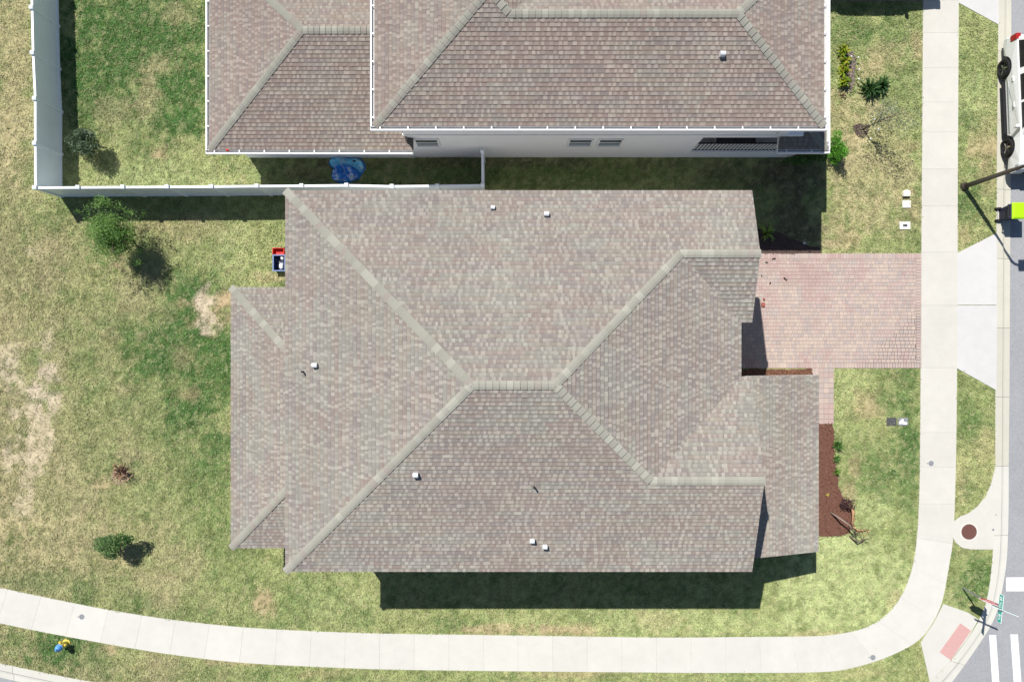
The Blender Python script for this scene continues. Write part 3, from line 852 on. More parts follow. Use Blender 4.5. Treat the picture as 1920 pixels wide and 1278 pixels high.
bx = np.arange(sx0, sx1 + 0.15, 0.2)
by = np.arange(sy0, sy1 + 0.15, 0.2)
bv, bf, bcl = [], [], []
for j, yv in enumerate(by):
    for i, xv in enumerate(bx):
        xv_, yv_ = min(xv, sx1), min(yv, sy1)
        bv.append((xv_, yv_, 0.012))
        k = float(joint_dark(np.array(xv_), np.array(yv_)))
        bcl.append(tuple(np.array((0.43, 0.340, 0.300)) * (1 - k) + np.array((0.13, 0.10, 0.09)) * k))
for j in range(len(by) - 1):
    for i in range(len(bx) - 1):
        q = j * len(bx) + i
        bf.append((q, q + 1, q + len(bx) + 1, q + len(bx)))
mesh_obj('sand_bed', bv, bf, M['sand'], drive, bcl)
wx0, wy0 = P2(1535, 795)
wx1, wy1 = P2(1563, 690)
mesh_obj('sand_bed', [(wx0, wy0, 0.012), (wx1, wy0, 0.012), (wx1, wy1 - 0.001, 0.012), (wx0, wy1 - 0.001, 0.012)], [(0, 1, 2, 3)], M['sand'], drive, [(0.36, 0.27, 0.24)] * 4)
pavers = []   # (verts, faces, colour, score)


def paver(x0, x1, y0, y1, score):
    kd = float(joint_dark(np.array((x0 + x1) / 2), np.array((y0 + y1) / 2)))
    g = 0.0032 + 0.0048 * kd
    ch = 0.006
    z1 = 0.030 + random.uniform(-0.003, 0.003)
    tilt = random.uniform(-0.002, 0.002)
    x0 += g
    x1 -= g
    y0 += g
    y1 -= g
    if x1 - x0 < 0.03 or y1 - y0 < 0.03:
        return
    v = [(x0, y0, 0.0), (x1, y0, 0.0), (x1, y1, 0.0), (x0, y1, 0.0),
         (x0, y0, z1 - 0.006), (x1, y0, z1 - 0.006 + tilt), (x1, y1, z1 - 0.006 + tilt), (x0, y1, z1 - 0.006),
         (x0 + ch, y0 + ch, z1), (x1 - ch, y0 + ch, z1 + tilt), (x1 - ch, y1 - ch, z1 + tilt), (x0 + ch, y1 - ch, z1)]
    f = [(8, 9, 10, 11)]
    for a_ in range(4):
        b_ = (a_ + 1) % 4
        f.append((a_, b_, 4 + b_, 4 + a_))
        f.append((4 + a_, 4 + b_, 8 + b_, 8 + a_))
    cxm, cym = (x0 + x1) / 2, (y0 + y1) / 2
    nz = float(fbm(np.array(cxm), np.array(cym), 1.0, 61))
    pick = random.random() * 0.34 + (nz - 0.5) * 1.1 + 0.36
    if pick < 0.32:
        c = np.array((0.420, 0.300, 0.275))
    elif pick < 0.50:
        c = np.array((0.435, 0.325, 0.295))
    elif pick < 0.62:
        c = np.array((0.450, 0.350, 0.310))
    elif pick < 0.74:
        c = np.array((0.405, 0.330, 0.305))
    else:
        c = np.array((0.465, 0.365, 0.315))
    c = c * random.uniform(0.94, 1.05) * np.array((0.97, 1.0, 0.985))
    pavers.append((v, f, tuple(c), score))


edge = 0.235
# soldier borders along the north, south and street edges
x = sx0
while x < sx1 - 0.02:
    wdt = 0.118
    paver(x, min(x + wdt, sx1), sy1 - edge, sy1, 0.5)
    paver(x, min(x + wdt, sx1), sy0, sy0 + edge, 0.6 + (x > P2(1560, 0)[0]) * 2)
    x += wdt
y = sy0 + edge
while y < sy1 - edge:
    paver(sx1 - edge, sx1, y, min(y + 0.118, sy1 - edge), 1 + (y < P2(0, 590)[1]) * 2)
    y += 0.118
# field: courses of mixed lengths
y = sy0 + edge
row = 0
while y < sy1 - edge - 0.05:
    h_ = 0.158
    y1_ = min(y + h_, sy1 - edge)
    x = sx0 - random.uniform(0, 0.15)
    while x < sx1 - edge - 0.01:
        L = random.choice((0.11, 0.135, 0.165, 0.19, 0.205))
        x1_ = min(x + L, sx1 - edge)
        if x1_ > sx0 + 0.05:
            k = float(joint_dark(np.array((x + x1_) / 2), np.array(y)))
            paver(max(x, sx0), x1_, y, y1_, (x1_ - x) * 2 + k * 3)
        x += L
    y += h_
    row += 1
# walkway: three columns of squares
cw = (wx1 - wx0) / 3
fx0, fy0 = P2(1521, 704)
for i_ in range(2):
    paver(fx0 + i_ * (wx0 - fx0) / 2, fx0 + (i_ + 1) * (wx0 - fx0) / 2, fy0, sy0, 0.4)
mesh_obj('sand_bed', [(fx0, fy0, 0.012), (wx0 - 0.001, fy0, 0.012), (wx0 - 0.001, sy0 - 0.001, 0.012), (fx0, sy0 - 0.001, 0.012)], [(0, 1, 2, 3)], M['sand'], drive, [(0.36, 0.27, 0.24)] * 4)
y = wy0
while y < wy1 - 0.03:
    for i in range(3):
        paver(wx0 + i * cw, wx0 + (i + 1) * cw, y, min(y + 0.225, wy1), 2.2)
    y += 0.225
pavers.sort(key=lambda p: -p[3])
for (v, f, c, s_) in pavers[:298]:
    cxm = sum(p[0] for p in v) / len(v)
    cym = sum(p[1] for p in v) / len(v)
    mesh_obj('paver', [(p[0] - cxm, p[1] - cym, p[2]) for p in v], f, M['paver'], drive, [c] * len(v), loc=(cxm, cym, 0))
rest = MB()
for (v, f, c, s_) in pavers[298:]:
    rest.add(v, f, c)
o = rest.obj('paver_field', M['paver'], drive, cols=True)
o['kind'] = 'stuff'

dn = MB()
dn.prism([(11.6, 14.75), (17.75, 14.75), (17.75, 20), (11.6, 20)], 0.0, 0.03, (0.40, 0.29, 0.27))
tag(dn.obj('driveway', M['paver'], cols=True), 'edge of the next pink paved driveway at the top of the frame', kind='structure')


# mulch beds with chips
def bed(poly, label, col, n, zt=0.035, rng=RNG):
    fine = []
    for i in range(len(poly)):
        p, q = poly[i], poly[(i + 1) % len(poly)]
        k = max(1, int(math.dist(p, q) / 0.12))
        for j in range(k):
            r_ = lerp2(p, q, j / k)
            jx, jy = (vnoise(np.array(r_[0]), np.array(r_[1]), 0.22, 3) - 0.5) * 0.10, (vnoise(np.array(r_[0]), np.array(r_[1]), 0.22, 9) - 0.5) * 0.10
            fine.append((r_[0] + float(jx), r_[1] + float(jy)))
    poly = fine
    mb = MB()
    mb.prism(poly, -0.03, zt, col)
    o = mb.obj('planting_bed', M['mulch'], None, cols=True)
    bm = bmesh.new()
    bm.from_mesh(o.data)
    bmesh.ops.triangulate(bm, faces=[f for f in bm.faces if len(f.verts) > 4])
    bmesh.ops.recalc_face_normals(bm, faces=bm.faces)
    bm.to_mesh(o.data)
    bm.free()
    tag(o, label, kind='structure')
    xs = [p[0] for p in poly]
    ys = [p[1] for p in poly]
    x = rng.uniform(min(xs) - 0.05, max(xs) + 0.05, n * 3)
    y = rng.uniform(min(ys) - 0.05, max(ys) + 0.05, n * 3)
    grown = [((p[0] - np.mean(xs)) * 1.02 + np.mean(xs), (p[1] - np.mean(ys)) * 1.02 + np.mean(ys)) for p in poly]
    ok = inside(x, y, grown)
    x, y = x[ok][:n], y[ok][:n]
    k = len(x)
    az = rng.uniform(0, 6.28, k)
    L = rng.uniform(0.03, 0.09, k)
    Wd = rng.uniform(0.012, 0.03, k)
    d = np.stack([np.cos(az), np.sin(az), rng.uniform(-0.3, 0.3, k)], 1) * L[:, None] / 2
    s = np.stack([-np.sin(az), np.cos(az), rng.uniform(-0.5, 0.5, k)], 1) * Wd[:, None] / 2
    c = np.stack([x, y, np.full(k, zt + 0.012) + rng.uniform(0, 0.02, k)], 1)
    V = np.stack([c - d - s, c + d - s, c + d + s, c - d + s], 1)
    cc = np.array(col)[None] * rng.uniform(0.5, 1.7, k)[:, None]
    ch = quads_obj('mulch_chips', V, M['mulch'], cc, o)
    ch['kind'] = 'stuff'
    return o


bed(W(BED_E), 'brown mulch bed beside the porch roof and front lawn', (0.140, 0.070, 0.050), 3200)
bed(W(BED_STRIP), 'narrow strip of brown mulch between driveway and porch', (0.17, 0.085, 0.055), 700)
bed(W(BED_N), 'dark mulch bed at the driveway corner by the shaded side yard', (0.10, 0.07, 0.06), 900)
bed(W(BED_NEIGH), 'grey brown soil bed with pale plants beside the next house', (0.20, 0.16, 0.14), 500, 0.02)


# ------------------------------------------------------------------ roofs
PITCH = 4.2 / 12.0
EXPO = 0.145 * math.cos(math.atan(PITCH))      # shingle course in plan


def clip_poly(poly, conv):
    out = poly
    n = len(conv)
    for i in range(n):
        ax, ay = conv[i]
        bx_, by_ = conv[(i + 1) % n]
        ex, ey = bx_ - ax, by_ - ay
        inp = out
        out = []
        if not inp:
            return []
        for j in range(len(inp)):
            p = inp[j]
            q = inp[(j + 1) % len(inp)]
            dp = ex * (p[1] - ay) - ey * (p[0] - ax)
            dq = ex * (q[1] - ay) - ey * (q[0] - ax)
            if dp >= 0:
                out.append(p)
            if (dp >= 0) != (dq >= 0):
                t = dp / (dp - dq)
                out.append((p[0] + (q[0] - p[0]) * t, p[1] + (q[1] - p[1]) * t))
    return out


def area2(poly):
    return 0.5 * sum(poly[i][0] * poly[(i + 1) % len(poly)][1] - poly[(i + 1) % len(poly)][0] * poly[i][1] for i in range(len(poly)))


SH_LIGHT = np.array((0.400, 0.386, 0.334))
SH_GREY = np.array((0.272, 0.263, 0.234))
SH_MAUVE = np.array((0.256, 0.231, 0.215))
SH_ROSE = np.array((0.273, 0.234, 0.209))
SH_TAN = np.array((0.285, 0.256, 0.220))


def shingle_plane(tabs, eave_pt, n_up, z_eave, pitch, pieces, seed, warm=0.0, tint=1.0):
    """fill a roof plane with single tabs. n_up: plan direction up the slope"""
    rnd = random.Random(seed)
    nxu, nyu = n_up
    ux, uy = nyu, -nxu

    def st(p):
        dx, dy = p[0] - eave_pt[0], p[1] - eave_pt[1]
        return (dx * ux + dy * uy, dx * nxu + dy * nyu)
    conv = []
    for pc in pieces:
        q = [st(p) for p in pc]
        if area2(q) < 0:
            q = q[::-1]
        conv.append(q)
    smin = min(p[0] for q in conv for p in q)
    smax = max(p[0] for q in conv for p in q)
    tmin = min(p[1] for q in conv for p in q)
    tmax = max(p[1] for q in conv for p in q)
    k0 = int(math.floor(tmin / EXPO)) - 1
    k1 = int(math.ceil(tmax / EXPO)) + 1
    for k in range(k0, k1):
        t0, t1 = k * EXPO, (k + 1) * EXPO
        s = smin - rnd.uniform(0, 0.6)
        tooth = rnd.random() < 0.5
        run = 0
        base = None
        while s < smax:
            if run <= 0:
                run = rnd.uniform(0.45, 1.1)
                wx, wy = eave_pt[0] + ux * s + nxu * t0, eave_pt[1] + uy * s + nyu * t0
                nz = float(fbm(np.array(wx), np.array(wy), 1.1, 101 + seed)) + rnd.uniform(-0.22, 0.22) - warm
                if nz < 0.36:
                    base = SH_ROSE
                elif nz < 0.50:
                    base = SH_MAUVE
                elif nz < 0.60:
                    base = SH_TAN
                else:
                    base = SH_GREY
            if tooth:
                L = rnd.choice((0.085, 0.10, 0.12, 0.14))
            else:
                L = rnd.choice((0.06, 0.085, 0.12, 0.17))
            s0, s1 = s, s + L
            s = s1
            run -= L
            if tooth:
                mix = rnd.uniform(0.10, 0.60)
                c = (base * (1 - mix) + SH_LIGHT * mix) * rnd.uniform(0.93, 1.1)
                th = 0.019
            else:
                c = base * rnd.uniform(0.90, 1.02)
                th = 0.010
            tooth = not tooth if rnd.random() < 0.85 else tooth
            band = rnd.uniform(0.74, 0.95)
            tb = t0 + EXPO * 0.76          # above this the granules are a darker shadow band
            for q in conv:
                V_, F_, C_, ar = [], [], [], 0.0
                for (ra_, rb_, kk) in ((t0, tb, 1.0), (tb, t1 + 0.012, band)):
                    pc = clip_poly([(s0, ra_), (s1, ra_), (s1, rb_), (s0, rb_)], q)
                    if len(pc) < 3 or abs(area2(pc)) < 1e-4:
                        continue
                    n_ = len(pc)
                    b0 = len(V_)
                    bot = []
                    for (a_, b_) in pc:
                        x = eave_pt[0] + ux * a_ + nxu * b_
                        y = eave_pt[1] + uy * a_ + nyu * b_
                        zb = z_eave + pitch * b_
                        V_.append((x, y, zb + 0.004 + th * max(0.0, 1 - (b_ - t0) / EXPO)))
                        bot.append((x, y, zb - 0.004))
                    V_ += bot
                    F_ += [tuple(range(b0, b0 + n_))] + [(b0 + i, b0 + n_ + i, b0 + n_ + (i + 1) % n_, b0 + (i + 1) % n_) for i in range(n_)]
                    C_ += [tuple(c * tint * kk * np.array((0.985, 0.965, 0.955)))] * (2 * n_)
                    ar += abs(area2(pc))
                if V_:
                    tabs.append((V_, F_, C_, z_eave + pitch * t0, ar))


def emit_tabs(tabs, roof, single=0):
    if single:
        full = sorted([i for i in range(len(tabs)) if tabs[i][4] > 0.012], key=lambda i: -tabs[i][3])[:single]
        chosen = set(full)
    else:
        chosen = set()
    rest = MB()
    for i, (v, f, c, z, ar) in enumerate(tabs):
        if i in chosen:
            n_ = len(v)
            mx = (sum(p[0] for p in v) / n_, sum(p[1] for p in v) / n_, sum(p[2] for p in v) / n_)
            mesh_obj('shingle', [(p[0] - mx[0], p[1] - mx[1], p[2] - mx[2]) for p in v], f, M['shingle'], roof, c, loc=mx)
        else:
            rest.add(v, f)
            rest.c[-len(v):] = c
    o = rest.obj('shingle_field', M['shingle'], roof, cols=True)
    o['kind'] = 'stuff'


def roof_deck(parent, planes, thick=0.16, fascia=None):
    """solid under the shingles; planes: list of (list of (x,y), zfun)"""
    mb = MB()
    for poly, zf in planes:
        if area2(poly) < 0:
            poly = poly[::-1]
        z1 = [zf(p) - 0.006 for p in poly]
        mb.prism(poly, [z - thick for z in z1], z1)
    o = mb.obj('roof', fascia or M['trim'], parent)
    o.data.materials.append(M['deck'])
    for p in o.data.polygons:
        if p.normal.z > 0.3:
            p.material_index = 1
    bm = bmesh.new()
    bm.from_mesh(o.data)
    bmesh.ops.triangulate(bm, faces=[f for f in bm.faces if len(f.verts) > 4])
    bm.to_mesh(o.data)
    bm.free()
    return o


def ridge_caps(roof, p0, p1, drop, wplan=0.145, step=0.22, hip=True, rnd=random, tint=1.0):
    """cap shingles from low end p0 to high end p1 (x,y,z); drop = fall in z per metre sideways"""
    a_, b_ = Vector(p0), Vector(p1)
    d = b_ - a_
    L = Vector((d.x, d.y, 0)).length
    dirp = Vector((d.x, d.y, 0)).normalized()
    slope = d.z / L
    side = Vector((-dirp.y, dirp.x, 0))
    n_ = max(1, int(round(L / step)))
    st = L / n_
    for k in range(n_):
        s0, s1 = k * st, (k + 1) * st + 0.02
        pts = []
        for (s, lift) in ((s0, 0.046), (s1, 0.020)):
            for (o_, dz) in ((-wplan, -drop * wplan), (-0.05, -drop * 0.05 + 0.006), (0.05, -drop * 0.05 + 0.006), (wplan, -drop * wplan)):
                p = a_ + dirp * s + side * o_
                pts.append((p.x, p.y, a_.z + slope * s + dz + lift))
        low = [(p[0], p[1], p[2] - 0.05) for p in pts]
        f = [(0, 4, 5, 1), (1, 5, 6, 2), (2, 6, 7, 3), (8, 0, 1, 9), (9, 1, 2, 10), (10, 2, 3, 11), (0, 8, 12, 4), (3, 7, 15, 11), (4, 12, 13, 5), (5, 13, 14, 6), (6, 14, 15, 7)]
        v = pts + low
        f = [tuple(reversed(q)) for q in f]
        r = rnd.random()
        if r < 0.15:
            c = np.array((0.365, 0.358, 0.305))
        elif r < 0.75:
            c = np.array((0.318, 0.310, 0.264)) * rnd.uniform(0.96, 1.04)
        elif r < 0.92:
            c = np.array((0.298, 0.288, 0.245))
        else:
            c = np.array((0.31, 0.280, 0.245))
        c = c * tint
        mx = [sum(p[i] for p in v) / len(v) for i in range(3)]
        recalc(mesh_obj('ridge_cap', [(p[0] - mx[0], p[1] - mx[1], p[2] - mx[2]) for p in v], f, M['cap'], roof, [tuple(c)] * len(v), loc=mx))


def roof_vent(roof, px, py, zf, r=0.085, h=0.2, dark=False):
    r *= 0.92
    z = 6.0
    for _ in range(20):
        x, y = P2(px, py, z + h)
        z = zf((x, y))
    mb = MB()
    if dark:
        mb.tube([(x, y, z - 0.02), (x, y, z + h)], [r, r], 8)
        mb.obj('vent_pipe', M['black'], roof)
        return
    zb = z - 0.04
    prof_ = [(-r, zb), (-r, z + h * 0.55)] + [(r * math.cos(R(t_)), z + h * 0.55 + r * 0.8 * math.sin(R(t_))) for t_ in (160, 135, 110, 90, 70, 45, 20)] + [(r, z + h * 0.55), (r, zb)]
    n_ = len(prof_)
    mb.add([(x - r * 1.05, y + u, v_) for u, v_ in prof_] + [(x + r * 1.05, y + u, v_) for u, v_ in prof_],
           [tuple(range(n_)), tuple(range(n_, 2 * n_))[::-1]] + [(i, n_ + i, n_ + (i + 1) % n_, (i + 1) % n_) for i in range(n_)])
    recalc(mb.obj('roof_vent', M['vent'], roof))


def window(house, cx_, z0, z1, wdt, face, pos, blind=True):
    """face: 'S','N','E','W' wall; pos: wall plane coordinate; cx_: centre along the wall"""
    def xf(p):
        u, o_, z = p
        if face == 'S':
            return (cx_ + u, pos - o_, z)
        if face == 'N':
            return (cx_ - u, pos + o_, z)
        if face == 'E':
            return (pos + o_, cx_ + u, z)
        return (pos - o_, cx_ - u, z)
    h = wdt / 2
    t = 0.07
    mb = MB()
    mb.box(-h - t, h + t, 0.002, 0.06, z1, z1 + t, xf=xf)
    mb.box(-h - t, h + t, 0.002, 0.09, z0 - t, z0, xf=xf)
    mb.box(-h - t, -h, 0.002, 0.06, z0, z1, xf=xf)
    mb.box(h, h + t, 0.002, 0.06, z0, z1, xf=xf)
    zm = (z0 + z1) / 2
    mb.box(-h, h, 0.002, 0.045, zm - 0.025, zm + 0.025, xf=xf)
    fr = recalc(mb.obj('window', M['trim'], house))
    for (a_, b_, mm_) in ((z0, zm - 0.025, 'blind' if blind else 'glass'), (zm + 0.025, z1, 'glass')):
        mb = MB()
        mb.box(-h, h, 0.003, 0.02, a_, b_, xf=xf)
        recalc(mb.obj('pane', M[mm_], fr))
    return fr


m = PITCH
ZE = 5.7
# ---- the house in the middle
house = thing('house', (0.3, -1.4, 0), 'large central house with a hip roof of grey and rose shingles, no gutters', 'house')
HX = Vector((0.3, -1.4, 0))


class Shift:
    """lets parts be built in world space and then parented under an offset empty"""


def settle(root):
    """shift children of an Empty so that their world place is what they were built at"""
    for ch in root.children:
        ch.location = ch.location - root.location


YN, YS, XW, XE, XG = 5.29, -8.10, -7.97, 8.06, 8.44
YR = (YN + YS) / 2
half = (YN - YS) / 2
ZR = ZE + m * half
RW, RE = (XW + half, YR), (XE - half, YR)
Y1, Y2 = 2.97, -4.68                       # gable ridges
h1, h2 = YN - Y1, Y2 - YS
H1, H2 = (XE - h1, Y1), (XE - h2, Y2)
Y1i, Y2i = Y1 - h1, Y2 + h2                 # inner gable eaves
zN = lambda p: ZE + m * (YN - p[1])
zS = lambda p: ZE + m * (p[1] - YS)
zW = lambda p: ZE + m * (p[0] - XW)
zEa = lambda p: ZE + m * (XE - p[0])
zG1 = lambda p: ZE + m * (p[1] - Y1i)
zG2 = lambda p: ZE + m * (Y2i - p[1])
NPC = [[(XW, YN), (XW + h1, Y1), (XG, Y1), (XG, YN)], [(XW + h1, Y1), RW, RE, H1]]
SPC = [[(XW, YS), (XG, YS), (XG, Y2), (XW + h2, Y2)], [(XW + h2, Y2), H2, RE, RW]]
WPC = [[(XW, YN), (XW, YS), RW]]
EPC = [[RE, H2, (XE, Y2i), (XE, Y1i), H1]]
G1PC = [[H1, (XE, Y1i), (XG, Y1i), (XG, Y1)]]
G2PC = [[H2, (XG, Y2), (XG, Y2i), (XE, Y2i)]]
roof = roof_deck(house, [(NPC[0], zN), (NPC[1], zN), (SPC[0], zS), (SPC[1], zS), (WPC[0], zW), (EPC[0], zEa), (G1PC[0], zG1), (G2PC[0], zG2)])
tabs = []
shingle_plane(tabs, (0, YN), (0, -1), ZE, m, NPC, 1, 0.0)
shingle_plane(tabs, (0, YS), (0, 1), ZE, m, SPC, 2, 0.06)
shingle_plane(tabs, (XW, 0), (1, 0), ZE, m, WPC, 3, 0.0)
shingle_plane(tabs, (XE, 0), (-1, 0), ZE, m, EPC, 4, 0.04)
shingle_plane(tabs, (0, Y1i), (0, 1), ZE, m, G1PC, 5, 0.04)
shingle_plane(tabs, (0, Y2i), (0, -1), ZE, m, G2PC, 6, 0.02)
emit_tabs(tabs, roof, 300)
hd = m * math.sqrt(0.5)
for (p0, p1, dr) in (((XW, YN, ZE), (*RW, ZR), hd), ((XW, YS, ZE), (*RW, ZR), hd), ((*H1, ZE + m * h1), (*RE, ZR), hd), ((*H2, ZE + m * h2), (*RE, ZR), hd),
                     ((*RE, ZR), (*RW, ZR), m), ((XG + 0.02, Y1, ZE + m * h1), (*H1, ZE + m * h1), m), ((XG + 0.02, Y2, ZE + m * h2), (*H2, ZE + m * h2), m)):
    ridge_caps(roof, p0, p1, dr)
roof_vent(roof, 924, 388, zN, 0.075, 0.16)
roof_vent(roof, 1025, 400, zN, 0.09, 0.2)
roof_vent(roof, 588, 685, zW, 0.09, 0.22)
roof_vent(roof, 778, 892, zS, 0.09, 0.24)
roof_vent(roof, 998, 1016, zS, 0.085, 0.22)
roof_vent(roof, 1022, 1027, zS, 0.085, 0.22)
roof_vent(roof, 565, 697, zW, 0.035, 0.25, True)
roof_vent(roof, 1002, 915, zS, 0.035, 0.25, True)

# lean-to roof on the west side
LX, LN, LS, LZ = -11.02, 2.11, -8.11, 2.9
run = -7.6 - LX
lW = [(LX, LN), (LX, LS), (-7.6, LS + run), (-7.6, LN - run)]
lN = [(LX, LN), (-7.6, LN - run), (-7.6, LN)]
lS = [(LX, LS), (-7.6, LS), (-7.6, LS + run)]
zLW = lambda p: LZ + m * (p[0] - LX)
zLN = lambda p: LZ + m * (LN - p[1])
zLS = lambda p: LZ + m * (p[1] - LS)
lroof = roof_deck(house, [(lW, zLW), (lN, zLN), (lS, zLS)])
tabs = []
shingle_plane(tabs, (LX, 0), (1, 0), LZ, m, [lW], 7, 0.0)
shingle_plane(tabs, (0, LN), (0, -1), LZ, m, [lN], 8, 0.0)
shingle_plane(tabs, (0, LS), (0, 1), LZ, m, [lS], 9, 0.05)
emit_tabs(tabs, lroof)
ridge_caps(lroof, (LX, LN, LZ), (-7.65, LN - run + 0.05, LZ + m * run), hd)
ridge_caps(lroof, (LX, LS, LZ), (-7.65, LS + run - 0.05, LZ + m * run), hd)

# porch roof on the street side
PX0, PX1, PN, PS = 8.02, 12.02, -1.33, -8.25
pm = 0.30
pp = [(PX0, PN), (PX1, PN), (PX1, PS), (PX0, PS)]
zP = lambda p: LZ + pm * (PX1 - p[0])
proof = roof_deck(house, [(pp, zP)])
tabs = []
shingle_plane(tabs, (PX1, 0), (-1, 0), LZ, pm, [pp], 10, 0.0)
emit_tabs(tabs, proof)

# walls
mb = MB()
mb.box(-7.55, 7.65, -7.68, 4.87, 0.0, 5.66)
for (gy, gh, sgn) in ((Y1, h1, 1), (Y2, h2, 1)):
    y0_, y1_ = gy - gh + 0.42, gy + gh - 0.42
    mb.box(7.65, 8.0, y0_, y1_, 0.0, 5.66)
    zt = ZE + m * (gh) - 0.2
    mb.add([(7.9, y0_, 5.66), (7.9, y1_, 5.66), (7.9, gy, zt), (8.0, y0_, 5.66), (8.0, y1_, 5.66), (8.0, gy, zt)],
           [(0, 2, 1), (3, 4, 5), (0, 1, 4, 3), (1, 2, 5, 4), (2, 0, 3, 5)])
mb.obj('wall', mat('beige_stucco', (0.62, 0.61, 0.58), 0.9, nscale=3, namt=0.04, bscale=90, bamt=0.12), house)
mb = MB()
mb.box(8.0, 11.6, -7.9, -4.6, 0.0, 2.85)
mb.obj('porch_room', M['stucco'], house)
mb = MB()
mb.box(8.0, 11.75, -4.6, -1.65, -0.02, 0.12)
mb.obj('porch_floor', M['interior'], house)
for (x, y) in ((11.65, -1.75), (11.65, -4.4), (9.8, -1.75)):
    mb = MB()
    mb.box(x - 0.11, x + 0.11, y - 0.11, y + 0.11, 0.12, 2.8)
    mb.obj('porch_post', M['trim'], house)
mb = MB()
mb.box(-10.75, -7.55, -7.85, 1.85, -0.02, 0.1)
mb.obj('patio_floor', M['interior'], house)
for (x, y) in ((-10.6, 1.7), (-10.6, -1.5), (-10.6, -4.7), (-10.6, -7.7)):
    mb = MB()
    mb.box(x - 0.1, x + 0.1, y - 0.1, y + 0.1, 0.1, 2.8)
    mb.obj('patio_post', M['trim'], house)
for cx_ in (-5.5, -1.5, 2.5, 5.6):
    window(house, cx_, 3.5, 4.9, 0.9, 'S', -7.68)
    window(house, cx_, 0.9, 2.3, 0.9, 'S', -7.68)
    window(house, cx_, 3.5, 4.9, 0.9, 'N', 4.87)
window(house, -4.64, 3.6, 4.9, 1.6, 'E', 8.0)
window(house, 2.95, 3.6, 4.9, 1.6, 'E', 8.0)
window(house, -6.2, 0.9, 2.3, 1.5, 'E', 11.6)
gd = MB()
gd.box(8.002, 8.05, 0.9, 4.6, 0.05, 2.25)
gdo = gd.obj('garage_door', M['garage'], house)
for i in range(4):
    for j in range(6):
        g2 = MB()
        g2.box(8.05, 8.065, 1.0 + j * 0.59, 1.0 + j * 0.59 + 0.5, 0.12 + i * 0.54, 0.12 + i * 0.54 + 0.44)
        g2.obj('panel', M['garage'], gdo)
fd = MB()
fd.box(8.002, 8.06, -3.4, -2.4, 0.12, 2.2)
fdo = fd.obj('front_door', M['bark'], house)
settle(house)

# ---- the neighbouring house above it
nb = thing('house', (3.0, 12.0, 0), 'white walled house at the top with white gutters and a low wing', 'house')
NW, NE_, NSY = -4.84, 10.97, 7.54
NRY = 10.95
nz = lambda p: ZE + m * (p[1] - NSY)
apex = (-0.765, 11.615)
R0, R1 = (-0.1, NRY), (NE_ - (NRY - NSY), NRY)
nS = [[(NW, NSY), (NE_, NSY), R1, (NW + NRY - NSY, NRY)], [(NW + NRY - NSY, NRY), R0, apex]]
nW = [[(NW, NSY), apex, (apex[0], 18), (NW, 18)]]
nNn = [[R0, R1, (NE_, 14.36), (3.3, 14.36)]]
nEe = [[(NE_, NSY), (NE_, 14.36), R1]]
nM = [[apex, R0, (3.3, 14.36), (3.3, 18), (apex[0], 18)]]
zNW = lambda p: ZE + m * (p[0] - NW)
zNN = lambda p: ZE + m * (14.36 - p[1])
zNE = lambda p: ZE + m * (NE_ - p[0])
zNM = lambda p: ZE + m * (apex[0] - NW) - m * (p[0] - apex[0])
nroof = roof_deck(nb, [(nS[0], nz), (nS[1], nz), (nW[0], zNW), (nNn[0], zNN), (nEe[0], zNE), (nM[0], zNM)])
tabs = []
NBT = np.array((1.03, 0.970, 0.960))
shingle_plane(tabs, (0, NSY), (0, 1), ZE, m, nS, 21, 0.14, NBT)
cutw = [[(NW, NSY), apex, (apex[0], 13.5), (NW, 13.5)]]
shingle_plane(tabs, (NW, 0), (1, 0), ZE, m, cutw, 22, 0.12, NBT)
shingle_plane(tabs, (0, 14.36), (0, -1), ZE, m, nNn, 23, 0.06, NBT)
shingle_plane(tabs, (NE_, 0), (-1, 0), ZE, m, nEe, 24, 0.10, NBT)
zm_e = ZE + m * (apex[0] - NW) - m * (3.3 - apex[0])
shingle_plane(tabs, (3.3, 0), (-1, 0), zm_e, m, [[apex, R0, (2.4, 13.5), (apex[0], 13.5)]], 25, 0.08, NBT)
emit_tabs(tabs, nroof, 300)
ZNR = ZE + m * (NRY - NSY)
for (p0, p1, dr) in (((NW, NSY, ZE), (*apex, ZE + m * (apex[0] - NW)), hd), ((NE_, NSY, ZE), (*R1, ZNR), hd), ((NE_ - 1.2, 13.16, ZE + m * 1.2), (*R1, ZNR), hd),
                     ((*R1, ZNR), (*R0, ZNR), m), ((*R0, ZNR), (*apex, ZE + m * (apex[0] - NW)), hd)):
    ridge_caps(nroof, p0, p1, dr, tint=0.93)
roof_vent(nroof, 1357, 98, nz, 0.09, 0.22)

# single storey wing on its left
QX, QS, QN = -11.87, 7.48, 15.62
qr = (QN - QS) / 2
QY = QS + qr
QR = (QX + qr, QY)
qS = [[(QX, QS), (-4.1, QS), (-4.1, QY), QR], [(-4.1, QS), (-3.87, QS), (-4.1, QS + 0.23)]]
qE = [[(-3.87, QS), (-3.87, QS + 0.46), (-4.1, QS + 0.46), (-4.1, QS + 0.23)]]
qW = [[(QX, QS), QR, (QX, QN)]]
qN = [[QR, (-4.1, QY), (-4.1, QN), (QX, QN)]]
zQS = lambda p: LZ + m * (p[1] - QS)
zQW = lambda p: LZ + m * (p[0] - QX)
zQN = lambda p: LZ + m * (QN - p[1])
zQE = lambda p: LZ + m * (-3.87 - p[0])
qroof = roof_deck(nb, [(qS[0], zQS), (qS[1], zQS), (qW[0], zQW), (qN[0], zQN), (qE[0], zQE)])
tabs = []
shingle_plane(tabs, (0, QS), (0, 1), LZ, m, qS, 31, 0.08, NBT)
shingle_plane(tabs, (QX, 0), (1, 0), LZ, m, qW, 32, 0.06, NBT)
shingle_plane(tabs, (0, QN), (0, -1), LZ, m, qN, 33, 0.04, NBT)
emit_tabs(tabs, qroof)
